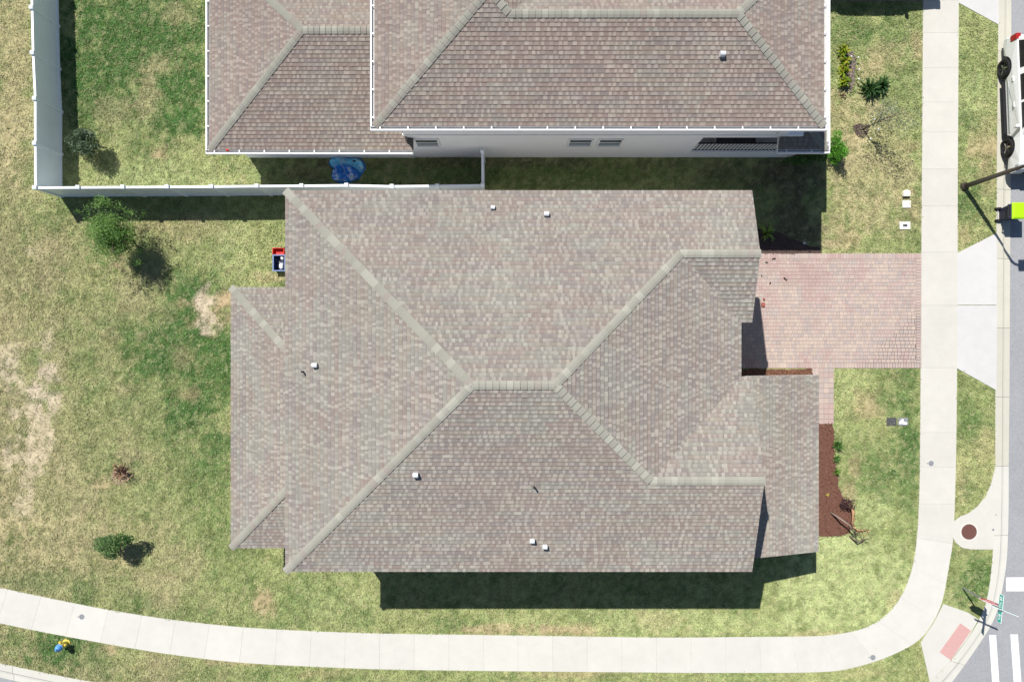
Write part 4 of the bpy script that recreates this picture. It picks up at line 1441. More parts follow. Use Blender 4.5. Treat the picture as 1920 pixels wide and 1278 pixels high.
zq = LZ + m * qr
for (p0, p1, dr) in (((QX, QS, LZ), (*QR, zq), hd), ((QX, QN, LZ), (*QR, zq), hd), ((-4.1, QY, zq), (*QR, zq), m)):
    ridge_caps(qroof, p0, p1, dr, tint=0.93)

# low porch roof on its right
BX, BS, BL = 12.33, 7.50, 10.42
bS = [[(BL, BS), (BX, BS), (BX - 1.75, BS + 1.75), (BL, BS + 1.75)]]
bE = [[(BX, BS), (BX, 18), (BX - 1.75, 18), (BX - 1.75, BS + 1.75)]]
zBS = lambda p: LZ + m * (p[1] - BS)
zBE = lambda p: LZ + m * (BX - p[0])
broof = roof_deck(nb, [(bS[0], zBS), (bE[0], zBE)])
tabs = []
shingle_plane(tabs, (0, BS), (0, 1), LZ, m, bS, 41, 0.0, 0.8)
shingle_plane(tabs, (BX, 0), (-1, 0), LZ, m, [[(BX, BS), (BX, 14), (BX - 1.75, 14), (BX - 1.75, BS + 1.75)]], 42, 0.0, 0.8)
emit_tabs(tabs, broof)
ridge_caps(broof, (BX, BS, LZ), (BX - 1.7, BS + 1.7, LZ + m * 1.7), hd, tint=0.8)

# walls of the neighbouring house
WS = 7.96
mb = MB()
mb.box(-4.2, 3.0, WS, 17.6, 3.34, 5.66)
mb.box(3.0, 10.58, WS, 13.95, 3.34, 5.66)                 # upper storey
mb.box(-4.2, 7.5, WS, 17.6, 0.0, 3.22)                    # lower storey left of the porch
mb.box(7.5, 12.0, 9.3, 17.6, 0.0, 3.22)                   # porch back wall
mb.box(7.5, 11.3, WS, 9.3, 2.92, 3.22)                    # porch lintel
mb.box(-11.4, -4.2, 7.94, 15.2, 0.0, 2.85)                # wing
mb.obj('wall', M['stucco'], nb)
mb = MB()
mb.box(-4.23, 10.6, WS - 0.03, 13.97, 3.22, 3.34)
mb.box(-4.23, 3.0, 13.97, 17.6, 3.22, 3.34)
mb.obj('wall_band', M['trim'], nb)
mb = MB()
mb.box(7.5, 11.9, WS, WS + 0.16, 0.0, 0.84)
mb.obj('low_wall', M['stucco'], nb)
mb = MB()
mb.box(7.5, 12.0, WS + 0.16, 9.3, 0.0, 0.72)
mb.obj('porch_floor', M['interior'], nb)
for x in (11.45, 12.02):
    mb = MB()
    mb.box(x - 0.14, x + 0.14, WS + 0.02, WS + 0.3, 0.62 if x < 12 else 0, 2.8)
    mb.obj('porch_post', M['trim'], nb)
rl = MB()
rl.box(7.52, 11.3, WS + 0.05, WS + 0.10, 1.86, 1.90)
rl.box(7.52, 11.3, WS + 0.05, WS + 0.10, 0.94, 0.98)
rail = rl.obj('railing', M['black'], nb)
x = 7.62
while x < 11.3:
    mb = MB()
    mb.box(x - 0.028, x + 0.028, WS + 0.06, WS + 0.09, 0.98, 1.86)
    mb.obj('baluster', M['trim'], rail)
    x += 0.15
window(nb, -3.4, 1.95, 2.75, 0.86, 'S', WS)
window(nb, 2.73, 1.95, 2.75, 0.86, 'S', WS)
window(nb, 3.92, 1.95, 2.75, 0.86, 'S', WS)


def gutter(parent, pts, z, out, brk=0.98):
    """open trough along two points; out: outward plan direction"""
    (x0, y0), (x1, y1) = pts
    d = Vector((x1 - x0, y1 - y0, 0))
    L = d.length
    d.normalize()
    o = Vector((out[0], out[1], 0))

    def xf(p):
        q = Vector((x0, y0, 0)) + d * p[0] + o * p[1]
        return (q.x, q.y, p[2])
    mb = MB()
    mb.box(-0.0, L, 0.0, 0.010, z - 0.13, z - 0.005, xf=xf)
    mb.box(-0.0, L, 0.095, 0.145, z - 0.13, z + 0.012, xf=xf)
    mb.box(-0.0, L, 0.010, 0.095, z - 0.13, z - 0.12, xf=xf)
    mb.box(-0.0, 0.012, 0.010, 0.095, z - 0.12, z + 0.006, xf=xf)
    mb.box(L - 0.012, L, 0.010, 0.095, z - 0.12, z + 0.006, xf=xf)
    g = recalc(mb.obj('gutter', M['trim'], parent))
    mb = MB()
    mb.box(0.012, L - 0.012, 0.012, 0.094, z - 0.119, z - 0.085, xf=xf)
    recalc(mb.obj('gutter_bottom', M['gutter_in'], g))
    n_ = int(L / brk)
    for k in range(n_ + 1):
        s = (k + 0.35) * brk
        if s > L - 0.05:
            break
        b = MB()
        b.box(s - 0.022, s + 0.022, -0.05, 0.12, z + 0.012, z + 0.024, xf=xf)
        recalc(b.obj('bracket', M['trim'], g))
    return g


gz = ZE - 0.01
gutter(nb, ((NW - 0.14, NSY), (NE_ + 0.14, NSY)), gz, (0, -1))
gutter(nb, ((NW, 18), (NW, NSY)), gz, (-1, 0))
gutter(nb, ((NE_, NSY), (NE_, 18)), gz, (1, 0))
gz2 = LZ - 0.01
gutter(nb, ((QX - 0.14, QS), (-3.87, QS)), gz2, (0, -1))
gutter(nb, ((QX, QN), (QX, QS)), gz2, (-1, 0))
gutter(nb, ((BL, BS), (BX + 0.14, BS)), gz2, (0, -1))
gutter(nb, ((BX, BS), (BX, 18)), gz2, (1, 0))
for (x, y) in ((10.2, WS - 0.1),):
    mb = MB()
    mb.box(x - 0.04, x + 0.04, y, y + 0.08, 0.1 if x < 0 else 3.4, 5.5)
    mb.obj('downspout', M['trim'], nb)
settle(nb)

# porch furniture seen through the opening
sofa = thing('sofa', (9.35, 8.55, 0.72), 'dark outdoor sofa with a pale frame on the shaded porch', 'sofa')
mb = MB()
mb.box(-0.85, 0.85, -0.28, 0.3, 0.0, 0.22)
mb.box(-0.85, 0.85, 0.3, 0.36, 0.0, 0.6)
mb.box(-0.9, -0.85, -0.28, 0.36, 0.0, 0.5)
mb.box(0.85, 0.9, -0.28, 0.36, 0.0, 0.5)
mb.box(-0.9, 0.9, -0.33, -0.28, 0.0, 0.26)
mb.obj('frame', mat('pale_wicker', (0.35, 0.34, 0.33), 0.8), sofa)
for i in (-1, 1):
    mb = MB()
    mb.box(i * 0.425 - 0.41, i * 0.425 + 0.41, -0.26, 0.28, 0.22, 0.36)
    mb.obj('seat_cushion', M['cushion'], sofa, bevel=0.03)
    mb = MB()
    mb.box(i * 0.425 - 0.41, i * 0.425 + 0.41, 0.14, 0.29, 0.36, 0.68)
    mb.obj('back_cushion', M['cushion'], sofa, bevel=0.03)


# ------------------------------------------------------------------ plants
def leaf_quads(cent, rad, n, size, pal, rng, hollow=0.35, flat=0.5, lobes=None):
    """n leaf quads spread through a lumpy ellipsoid"""
    out = []
    cent = np.array(cent, dtype=float)
    rad = np.array(rad, dtype=float)
    if lobes is None:
        lobes = [(rng.normal(0, 0.42, 3), rng.uniform(0.38, 0.7)) for _ in range(9)]
    lw = np.array([l[1] for l in lobes]) ** 2.2
    which = rng.choice(len(lobes), n, p=lw / lw.sum())
    dirs = rng.normal(0, 1, (n, 3))
    dirs /= np.linalg.norm(dirs, axis=1)[:, None]
    rr = (hollow + (1 - hollow) * rng.random(n) ** 0.5)
    lc_ = np.array([l[0] for l in lobes])[which]
    lr_ = np.array([l[1] for l in lobes])[which]
    p = cent + (lc_ + dirs * (lr_ * rr)[:, None]) * rad
    az = rng.uniform(0, 6.283, n)
    el = rng.normal(0, flat, n)
    L = size * rng.uniform(0.6, 1.4, n)
    Wd = L * rng.uniform(0.35, 0.55, n)
    d = np.stack([np.cos(az) * np.cos(el), np.sin(az) * np.cos(el), np.sin(el)], 1)
    s = np.stack([-np.sin(az), np.cos(az), rng.normal(0, 0.5, n)], 1)
    s /= np.linalg.norm(s, axis=1)[:, None]
    V = np.stack([p - d * L[:, None] * 0.5, p + s * Wd[:, None] * 0.5, p + d * L[:, None] * 0.5, p - s * Wd[:, None] * 0.5], 1)
    pal = np.array(pal)
    lobe_pick = rng.integers(0, len(pal), len(lobes))
    ci = np.where(rng.random(n) < 0.5, lobe_pick[which], rng.integers(0, len(pal), n))
    c = pal[ci] * rng.uniform(0.7, 1.3, n)[:, None]
    V[:, :, 2] = np.maximum(V[:, :, 2], 0.02)
    return V, c


def bush(name, base, label, cat, crown_c, rad, n, size, pal, stem='trunk', stem_r=0.03, group=None, seed=1, lobes=None, limbs=6, crown='crown', flat=0.5, hollow=0.35):
    rng = np.random.default_rng(seed)
    t = thing(name, (base[0], base[1], 0), label, cat, group)
    V, c = leaf_quads(crown_c, rad, n, size, pal, rng, hollow, flat, lobes)
    quads_obj(crown, V, M['leaf'], c, t)
    mb = MB()
    topz = crown_c[2]
    mb.tube([(0, 0, -0.02), (crown_c[0] * 0.3, crown_c[1] * 0.3, topz * 0.5), (crown_c[0] * 0.7, crown_c[1] * 0.7, topz)], [stem_r, stem_r * 0.75, stem_r * 0.4], 7)
    for i in range(limbs):
        a_ = rng.uniform(0, 6.28)
        e = np.array((math.cos(a_) * rad[0] * 0.75, math.sin(a_) * rad[1] * 0.75, rng.uniform(-0.3, 0.6) * rad[2])) + np.array(crown_c)
        z0 = topz * rng.uniform(0.3, 0.75)
        mid = (e[0] * 0.45 + crown_c[0] * 0.2, e[1] * 0.45 + crown_c[1] * 0.2, z0 * 0.5 + e[2] * 0.55)
        mb.tube([(crown_c[0] * 0.3, crown_c[1] * 0.3, z0), mid, tuple(e)], [stem_r * 0.5, stem_r * 0.32, stem_r * 0.12], 5)
    mb.obj(stem, M['bark'], t, smooth=True)
    return t


GREEN_PAL = [(0.055, 0.125, 0.022), (0.085, 0.175, 0.035), (0.035, 0.085, 0.018), (0.12, 0.20, 0.05)]
b = P2(251, 452)
_r = np.random.default_rng(77)
_lobes = []
for _i in range(110):
    _d = _r.normal(0, 1, 3)
    _d /= np.linalg.norm(_d)
    _k = _r.random() ** 0.45
    _lobes.append(((_d[0] * 0.80 * _k, _d[1] * 0.78 * _k, _d[2] * 0.75 * _k), 0.44 - 0.20 * _k))
for _i in range(46):
    _t = _r.uniform(0, 6.28)
    _k = _r.uniform(0.95, 1.25)
    _lobes.append(((math.cos(_t) * _k, math.sin(_t) * _k, _r.uniform(-0.7, 0.5)), _r.uniform(0.10, 0.20)))
for _i in range(14):
    _t = _r.uniform(1.2, 2.6)
    _k = _r.uniform(1.0, 1.35)
    _lobes.append(((math.cos(_t) * _k * 0.8, math.sin(_t) * _k, _r.uniform(0.0, 0.8)), _r.uniform(0.10, 0.22)))
bush('young_tree', b, 'tallest young tree on the lawn, bushy bright green, near the fence corner', 'tree', (0, 0, 1.72), (1.08, 1.15, 1.12), 15000, 0.062, [(0.085, 0.185, 0.03), (0.13, 0.25, 0.05), (0.055, 0.13, 0.025), (0.17, 0.28, 0.07)], stem_r=0.05, seed=11, limbs=22, hollow=0.0, lobes=_lobes)
b = P2(181, 275)
bush('young_tree', b, 'small grey green tree inside the white fence at the edge of its shadow', 'tree', (0, 0, 0.95), (0.68, 0.55, 0.5), 2600, 0.09, [(0.075, 0.115, 0.06), (0.045, 0.08, 0.035), (0.16, 0.21, 0.13), (0.03, 0.055, 0.025)], stem_r=0.03, seed=12, hollow=0.1)
b = P2(240, 1006)
bush('shrub', b, 'round green shrub with glossy leaves on the lawn above the curved sidewalk', 'shrub', (-0.05, -0.05, 1.05), (0.95, 0.75, 0.5), 2600, 0.085, [(0.06, 0.145, 0.028), (0.10, 0.20, 0.05), (0.035, 0.09, 0.02), (0.13, 0.21, 0.075)], stem_r=0.035, seed=13, crown='foliage', stem='stem',
     lobes=[((-0.45, 0.1, 0), 0.45), ((-0.15, -0.1, 0.1), 0.5), ((-0.1, -0.5, -0.1), 0.35), ((0.35, 0.25, 0), 0.42), ((0.65, 0.3, -0.2), 0.25), ((-0.1, 0.25, 0.2), 0.4)])
# bright shrub at the corner of the neighbouring porch, darker one in the shade beside it
b = P2(1559, 291)
bush('shrub', b, 'bright green bush at the sunny corner of the low porch roof', 'shrub', (-0.05, 0.05, 0.55), (0.36, 0.55, 0.45), 2200, 0.075, [(0.085, 0.26, 0.02), (0.13, 0.34, 0.03), (0.05, 0.16, 0.012)], seed=14, crown='foliage', stem='stem')
b = P2(1506, 298)
bush('shrub', b, 'dark green bush in the shade below the low porch gutter', 'shrub', (0, 0, 0.45), (0.85, 0.30, 0.4), 1500, 0.085, [(0.06, 0.15, 0.02), (0.10, 0.22, 0.03), (0.035, 0.09, 0.015)], seed=15, crown='foliage', stem='stem')
# thin sapling
b = P2(1617, 243)
sap = bush('sapling', b, 'thin leaning sapling with sparse pale leaves in a small mulch ring', 'tree', (0.2, -0.05, 1.85), (0.9, 0.8, 0.7), 800, 0.07, [(0.17, 0.20, 0.13), (0.22, 0.25, 0.17), (0.11, 0.15, 0.08)], seed=16, stem_r=0.03, limbs=12, hollow=0.1)
rngp = np.random.default_rng(5)
ring = [(b[0] + math.cos(t) * 0.34 * (1 + 0.2 * math.sin(3 * t)) - 0.05, b[1] + math.sin(t) * 0.30 - 0.03) for t in np.linspace(0, 6.0, 12)]
bed(ring, 'small round mulch ring under the thin sapling', (0.10, 0.075, 0.065), 160, 0.02, rngp)


# clumps of long leaves
def blade_mesh(L, Wd, rise, droop, nseg=4):
    v, f = [], []
    for i in range(nseg + 1):
        t = i / nseg
        x = L * t * (1 - 0.15 * t)
        z = rise * math.sin(t * math.pi * droop)
        wv = Wd * (1 - t) ** 0.6 * (0.6 + 0.8 * min(1, t * 3)) * 0.5 + 0.002
        v += [(x, -wv, z), (x, 0, z - 0.012), (x, wv, z)]
    for i in range(nseg):
        a_ = i * 3
        f += [(a_, a_ + 3, a_ + 4, a_ + 1), (a_ + 1, a_ + 4, a_ + 5, a_ + 2)]
    return v, f


def rosette(name, base, label, cat, n, L, Wd, rise, pal, seed, group=None, part='leaf', droop=0.75, joined=False):
    rnd = random.Random(seed)
    t = thing(name, (base[0], base[1], 0.02), label, cat, group)
    meshes = []
    for c in pal:
        v, f = blade_mesh(L, Wd, rise, droop)
        me = bpy.data.meshes.new(part)
        me.from_pydata(v, [], f)
        a_ = me.attributes.new('Col', 'FLOAT_COLOR', 'POINT')
        a_.data.foreach_set('color', np.tile(np.array((*c, 1), dtype=np.float32), len(v)))
        me.materials.append(M['leaf'])
        meshes.append(me)
    for i in range(n):
        o = bpy.data.objects.new(part, rnd.choice(meshes))
        COL.objects.link(o)
        o.parent = t
        k = rnd.uniform(0.6, 1.1)
        o.scale = (k, k, k * rnd.uniform(0.6, 1.8))
        o.rotation_euler = (rnd.uniform(-0.2, 0.2), rnd.uniform(-0.55, 0.1), i * 2.39996 + rnd.uniform(-0.2, 0.2))
    return t


CY = [(0.020, 0.060, 0.014), (0.032, 0.085, 0.020), (0.05, 0.11, 0.03)]
rosette('cycad', P2(1626, 170), 'large dark green spiky cycad on the lawn of the next house', 'plant', 64, 0.66, 0.085, 0.20, CY, 3, 'spiky plants')
rosette('cycad', P2(1650, 163), 'smaller dark green spiky cycad touching the larger one on its right', 'plant', 48, 0.54, 0.085, 0.20, CY, 4, 'spiky plants')
CR = [(0.32, 0.38, 0.02), (0.22, 0.34, 0.02), (0.40, 0.34, 0.05), (0.16, 0.25, 0.03)]
for i, (px, py, lab) in enumerate(((1577, 98, 'topmost yellow green clump in the row beside the gutter'), (1579, 118, 'brightest yellow green clump, second down in the row beside the gutter'),
                                   (1578, 138, 'yellow green clump, third down in the row beside the gutter'), (1578, 157, 'lowest yellow green clump, above the wilted one, beside the gutter'))):
    rosette('bedding_plant', P2(px, py), lab, 'plant', 44, 0.42, 0.07, 0.24, CR, 20 + i, 'yellow green bedding plants')
rosette('bedding_plant', P2(1577, 180), 'wilted reddish plant below the yellow green row', 'plant', 10, 0.28, 0.03, 0.10, [(0.22, 0.11, 0.07), (0.15, 0.08, 0.05)], 30)
GR = [(0.06, 0.15, 0.03), (0.10, 0.22, 0.05), (0.15, 0.27, 0.07)]
rosette('grass_clump', P2(1567, 832), 'largest green grass clump at the edge of the brown mulch bed', 'plant', 46, 0.36, 0.045, 0.22, GR, 41, 'grass clumps in the mulch bed')
rosette('grass_clump', P2(1565, 858), 'middle green grass clump at the edge of the brown mulch bed', 'plant', 24, 0.27, 0.04, 0.18, GR, 42, 'grass clumps in the mulch bed')
rosette('grass_clump', P2(1565.5, 883), 'lower bright green grass clump at the edge of the brown mulch bed', 'plant', 24, 0.26, 0.04, 0.18, [(0.11, 0.26, 0.03), (0.15, 0.30, 0.05)], 43, 'grass clumps in the mulch bed')
rosette('seedling', P2(1550, 926), 'tiny yellow seedling alone in the brown mulch', 'plant', 5, 0.16, 0.05, 0.06, [(0.55, 0.44, 0.12)], 44)
b = P2(1432, 440)
pl = rosette('bedding_plant', b, 'sparse yellow green plant at the roof corner beside the driveway', 'plant', 16, 0.75, 0.10, 0.5, [(0.30, 0.42, 0.08), (0.10, 0.20, 0.04), (0.22, 0.33, 0.06)], 45)
# shaded low weeds between the houses
rosette('potted_plant_leaves', (10.55, 8.48, 1.05), 'round dark green pot plant on the shaded porch beside the sofa', 'plant', 34, 0.28, 0.10, 0.35, [(0.02, 0.07, 0.015), (0.03, 0.10, 0.02)], 46).name = 'potted_plant'

# dead plant on the left lawn
dp = thing('dead_plant', (*P2(233, 884), 0), 'small dead dark plant standing alone on the left lawn', 'plant')
mb = MB()
rnd = random.Random(8)
for i in range(22):
    a_ = rnd.uniform(0, 6.28)
    L = rnd.uniform(0.2, 0.5)
    mb.tube([(0, 0, 0), (math.cos(a_) * L * 0.4, math.sin(a_) * L * 0.4, rnd.uniform(0.15, 0.45)), (math.cos(a_) * L, math.sin(a_) * L, rnd.uniform(0.1, 0.4))], [0.022, 0.018, 0.006], 5)
mb.obj('stems', M['deadwood'], dp)
V, c = leaf_quads((0, 0, 0.32), (0.46, 0.38, 0.22), 190, 0.09, [(0.34, 0.19, 0.11), (0.10, 0.05, 0.035), (0.48, 0.32, 0.20), (0.40, 0.25, 0.15)], np.random.default_rng(9), 0.1)
quads_obj('withered_leaves', V, M['leaf'], c, dp)
bed([(P2(226, 892)[0] + math.cos(t) * 0.42, P2(226, 892)[1] + math.sin(t) * 0.34) for t in np.linspace(0, 6.0, 12)], 'patch of bare soil under the small dead plant', (0.36, 0.27, 0.19), 120, 0.006, rngp)

# dead shrub, fallen stems and dry frond in the mulch bed
ds = thing('dead_shrub', (*P2(1584, 940), 0), 'dead dark purple brown shrub at the edge of the brown mulch bed', 'shrub')
V, c = leaf_quads((0, 0, 0.25), (0.34, 0.26, 0.25), 260, 0.09, [(0.075, 0.035, 0.035), (0.045, 0.022, 0.025), (0.12, 0.06, 0.05)], np.random.default_rng(19), 0.1)
quads_obj('foliage', V, M['leaf'], c, ds)
mb = MB()
for i in range(9):
    a_ = rnd.uniform(0, 6.28)
    mb.tube([(0, 0, 0), (math.cos(a_) * 0.15, math.sin(a_) * 0.12, 0.25), (math.cos(a_) * 0.34, math.sin(a_) * 0.26, 0.33)], [0.02, 0.014, 0.005], 5)
mb.obj('stem', M['deadwood'], ds)


def stick(name, pts, rad, m_, label, cat, fine=0, seed=1, fm=None):
    o0 = pts[0]
    t = thing(name, o0, label, cat)
    rel = [(p[0] - o0[0], p[1] - o0[1], p[2] - o0[2]) for p in pts]
    mb = MB()
    mb.tube(rel, [rad * (1 - 0.6 * i / max(1, len(rel) - 1)) for i in range(len(rel))], 7)
    mb.obj('stem', m_, t, smooth=True)
    if fine:
        rr = random.Random(seed)
        mb = MB()
        for i in range(fine):
            u = rr.uniform(0.35, 1.0) * (len(rel) - 1)
            k = min(int(u), len(rel) - 2)
            p = Vector(rel[k]).lerp(Vector(rel[k + 1]), u - k)
            a_ = rr.uniform(0, 6.28)
            L = rr.uniform(0.15, 0.4)
            q = p + Vector((math.cos(a_) * L, math.sin(a_) * L, rr.uniform(-0.05, 0.15)))
            mb.tube([tuple(p), tuple(p.lerp(q, 0.5) + Vector((0, 0, 0.04))), tuple(q)], [0.012, 0.009, 0.004], 4)
        mb.obj('twigs', fm or m_, t)
    return t


def G(px, py, z):
    p = P2(px, py)
    return (p[0], p[1], z)


stick('bent_sapling', [G(1557, 960, 0.05), G(1566, 967, 0.55), G(1580, 977, 0.62), G(1590, 990, 0.5), G(1599, 1001, 0.25)], 0.045, mat('grey_bark', (0.26, 0.19, 0.16), 0.9, nscale=20, namt=0.3), 'bent bare grey brown sapling stem leaning over the mulch bed', 'tree', 14, 3, M['deadwood'])
stick('dry_frond', [G(1592, 948, 0.3), G(1592, 960, 0.36), G(1592, 972, 0.32), G(1592, 982, 0.2)], 0.06, M['tan'], 'orange tan dry palm stalk in the mulch bed beside the dead shrub', 'branch', 8, 5, M['tan'])
stick('dry_frond', [G(1596, 985, 0.15), G(1604, 991, 0.22), G(1616, 992, 0.16), G(1628, 991, 0.06)], 0.035, M['tan'], 'rusty dry frond lying out over the grass below the mulch bed', 'branch', 8, 6, M['tan'])
stick('fallen_branch', [G(1592, 1004, 0.05), G(1603, 1013, 0.28), G(1612, 1011, 0.2), G(1619, 1010, 0.08)], 0.04, M['bark'], 'dark fallen branch on the grass at the foot of the mulch bed', 'branch', 6, 7, M['deadwood'])

# ------------------------------------------------------------------ white vinyl fence
fence = thing('fence', (*P2(113, 366), 0), 'white vinyl privacy fence round the back yard of the top house', 'fence')
FH = 1.7
FO = Vector(fence.location)


def fpt(px, py):
    p = P2(px, py, FH)
    return (p[0] - FO.x, p[1] - FO.y)


west = [fpt(56, -160), fpt(58, -72), fpt(60, 15), fpt(62, 100), fpt(66, 185), fpt(66, 269), fpt(66.5, 352)]
south = [fpt(66.5, 352), fpt(147, 351.5), fpt(231, 351), fpt(314, 350.5), fpt(397, 350), fpt(482, 349), fpt(566, 348.5), fpt(650, 347.5), fpt(735, 349.5), fpt(820, 348.5), fpt(905, 347.5)]
ret = [fpt(905, 347.5), fpt(904.5, 284)]


def fence_run(pts, skip_first=False, cap_last=True):
    for i, (x, y) in enumerate(pts):
        if i == 0 and skip_first:
            continue
        mb = MB()
        mb.box(-0.06, 0.06, -0.06, 0.06, 0, FH + 0.05)
        post = mb.obj('post', M['vinyl'], fence, loc=(x, y, 0))
        mb = MB()
        c = 0.078
        mb.add([(-c, -c, 0), (c, -c, 0), (c, c, 0), (-c, c, 0), (-c, -c, 0.03), (c, -c, 0.03), (c, c, 0.03), (-c, c, 0.03), (0, 0, 0.075)],
               [(3, 2, 1, 0), (0, 1, 5, 4), (1, 2, 6, 5), (2, 3, 7, 6), (3, 0, 4, 7), (4, 5, 8), (5, 6, 8), (6, 7, 8), (7, 4, 8)])
        mb.obj('post_cap', M['vinyl'], post, loc=(0, 0, FH + 0.05))
    for (a_, b_) in zip(pts[:-1], pts[1:]):
        d = Vector((b_[0] - a_[0], b_[1] - a_[1], 0))
        L = d.length
        ang = math.atan2(d.y, d.x)
        mb = MB()
        nb_ = max(2, int((L - 0.12) / 0.152))
        bw = (L - 0.12) / nb_
        for k in range(nb_):
            x0 = 0.06 + k * bw
            mb.box(x0 + 0.003, x0 + bw - 0.003, -0.011, 0.011, 0.10, FH - 0.08)
        mb.box(0.06, L - 0.06, -0.006, 0.006, 0.10, FH - 0.08)
        pn = mb.obj('panel', M['vinyl'], fence, loc=(a_[0], a_[1], 0))
        pn.rotation_euler = (0, 0, ang)
        for (z0, z1, t_) in ((FH - 0.10, FH, 0.045), (0.04, 0.17, 0.03)):
            mb = MB()
            mb.box(0.06, L - 0.06, -t_, t_, z0, z1)
            mb.obj('rail', M['vinyl'], pn)


fence_run(west)
fence_run(south, True)
fence_run(ret, True)


# ------------------------------------------------------------------ big white car by the curb
def car_body(L, Wd, arches, zr, top):
    """side outline in (y along, z); returns list of (y,z)"""
    pass


def make_suv(label, loc, rz, group):
    t = thing('parked_car', loc, label, 'car', group, rz)
    # local: x to the car's left side... +x is the car's right-hand side seen from above with the nose to -y
    HW = 1.0
    F_, B_ = -2.86, 2.84
    wf, wr = -1.70, 1.68
    ra = 0.46
    zc = 0.40

    def arch(yc):
        return [(yc - ra * math.cos(a_), max(0.36, zc + ra * math.sin(a_))) for a_ in [R(5 + 17 * i) for i in range(11)]]
    low = [(F_ + 0.12, 0.36)]
    low += arch(wf)
    low += arch(wr)
    low += [(B_ - 0.08, 0.40)]
    up = [(B_, 0.62), (B_ - 0.02, 1.12), (B_ - 0.10, 1.20), (-1.25, 1.18), (-1.42, 1.17), (-2.45, 1.06), (-2.72, 0.98), (F_ + 0.02, 0.82), (F_, 0.58)]
    out = low + up
    n_ = len(out)
    bm = bmesh.new()
    rings = []
    for (xx, sc_) in ((-HW, 0.97), (-HW * 0.995, 1.0)):
        pass
    va = [bm.verts.new((-HW + (0.05 if z > 0.95 else 0.0) + (0.03 if z < 0.45 else 0), y, z)) for (y, z) in out]
    vb = [bm.verts.new((HW - (0.05 if z > 0.95 else 0.0) - (0.03 if z < 0.45 else 0), y, z)) for (y, z) in out]
    fa = bm.faces.new(va)
    fb = bm.faces.new(vb[::-1])
    for i in range(n_):
        j = (i + 1) % n_
        bm.faces.new((va[i], vb[i], vb[j], va[j]))
    eds = [e for e in bm.edges if any(v in va for v in e.verts) and all(v in va for v in e.verts) and (e.verts[0].co.z + e.verts[1].co.z) / 2 > 0.5 or all(v in vb for v in e.verts) and (e.verts[0].co.z + e.verts[1].co.z) / 2 > 0.5]
    eds = [e for e in eds if e.verts[0].co.z > 0.79 or e.verts[1].co.z > 0.79 or abs(e.verts[0].co.y) > 2.6]
    bmesh.ops.recalc_face_normals(bm, faces=bm.faces)
    bmesh.ops.bevel(bm, geom=eds, offset=0.07, segments=3, affect='EDGES', profile=0.6, clamp_overlap=True)
    bmesh.ops.triangulate(bm, faces=[f for f in bm.faces if len(f.verts) > 4])
    bmesh.ops.recalc_face_normals(bm, faces=bm.faces)
    me = bpy.data.meshes.new('body')
    bm.to_mesh(me)
    bm.free()
    me.materials.append(M['car_paint'])
    body = bpy.data.objects.new('body', me)
    COL.objects.link(body)
    body.parent = t
    # cabin
    cb_ = [(-0.92, 2.74, 1.16), (-0.92, -1.42, 1.15), (0.92, -1.42, 1.15), (0.92, 2.74, 1.16)]
    ct = [(-0.72, 2.45, 1.86), (-0.70, -0.55, 1.84), (0.70, -0.55, 1.84), (0.72, 2.45, 1.86)]
    mb = MB()
    mb.add(cb_ + ct, [(0, 1, 2, 3), (7, 6, 5, 4), (0, 4, 5, 1), (1, 5, 6, 2), (2, 6, 7, 3), (3, 7, 4, 0)])
    recalc(mb.obj('cabin', M['car_paint'], t, bevel=0.06))

    def pane(name, quad, off):
        v0, v1, v2, v3 = [Vector(q) for q in quad]
        nrm = (v1 - v0).cross(v3 - v0).normalized()
        if nrm.dot((v0 + v1 + v2 + v3) / 4 - Vector((0, 0.6, 1.3))) < 0:
            nrm = -nrm
        v = [q + nrm * 0.004 for q in (v0, v1, v2, v3)] + [q + nrm * off for q in (v0, v1, v2, v3)]
        mb = MB()
        mb.add(v, [(3, 2, 1, 0), (4, 5, 6, 7), (0, 1, 5, 4), (1, 2, 6, 5), (2, 3, 7, 6), (3, 0, 4, 7)])
        recalc(mb.obj(name, M['car_glass'], t))

    def on_side(sx, y, zt):
        u = zt
        p = Vector(((-0.92 + u * 0.21) * -sx * -1 if sx < 0 else (0.92 - u * 0.21), y, 1.16 + 0.69 * u))
        return p
    for sx in (-1, 1):
        for (ya, yb, ya2, yb2) in ((-1.15, -0.05, -0.58, -0.05), (0.06, 1.12, 0.06, 1.12), (1.40, 2.55, 1.40, 2.36)):
            q = []
            for (y, u) in ((ya, 0.10), (yb, 0.10), (yb2, 0.88), (ya2, 0.88)):
                x = (0.92 - u * 0.21) * sx
                q.append((x, y, 1.16 + 0.69 * u))
            pane('side_window', q, 0.012)
    pane('windshield', [(-0.82, -1.36, 1.20), (0.82, -1.36, 1.20), (0.63, -0.62, 1.78), (-0.63, -0.62, 1.78)], 0.015)
    pane('rear_window', [(0.8, 2.70, 1.26), (-0.8, 2.70, 1.26), (-0.66, 2.50, 1.76), (0.66, 2.50, 1.76)], 0.015)
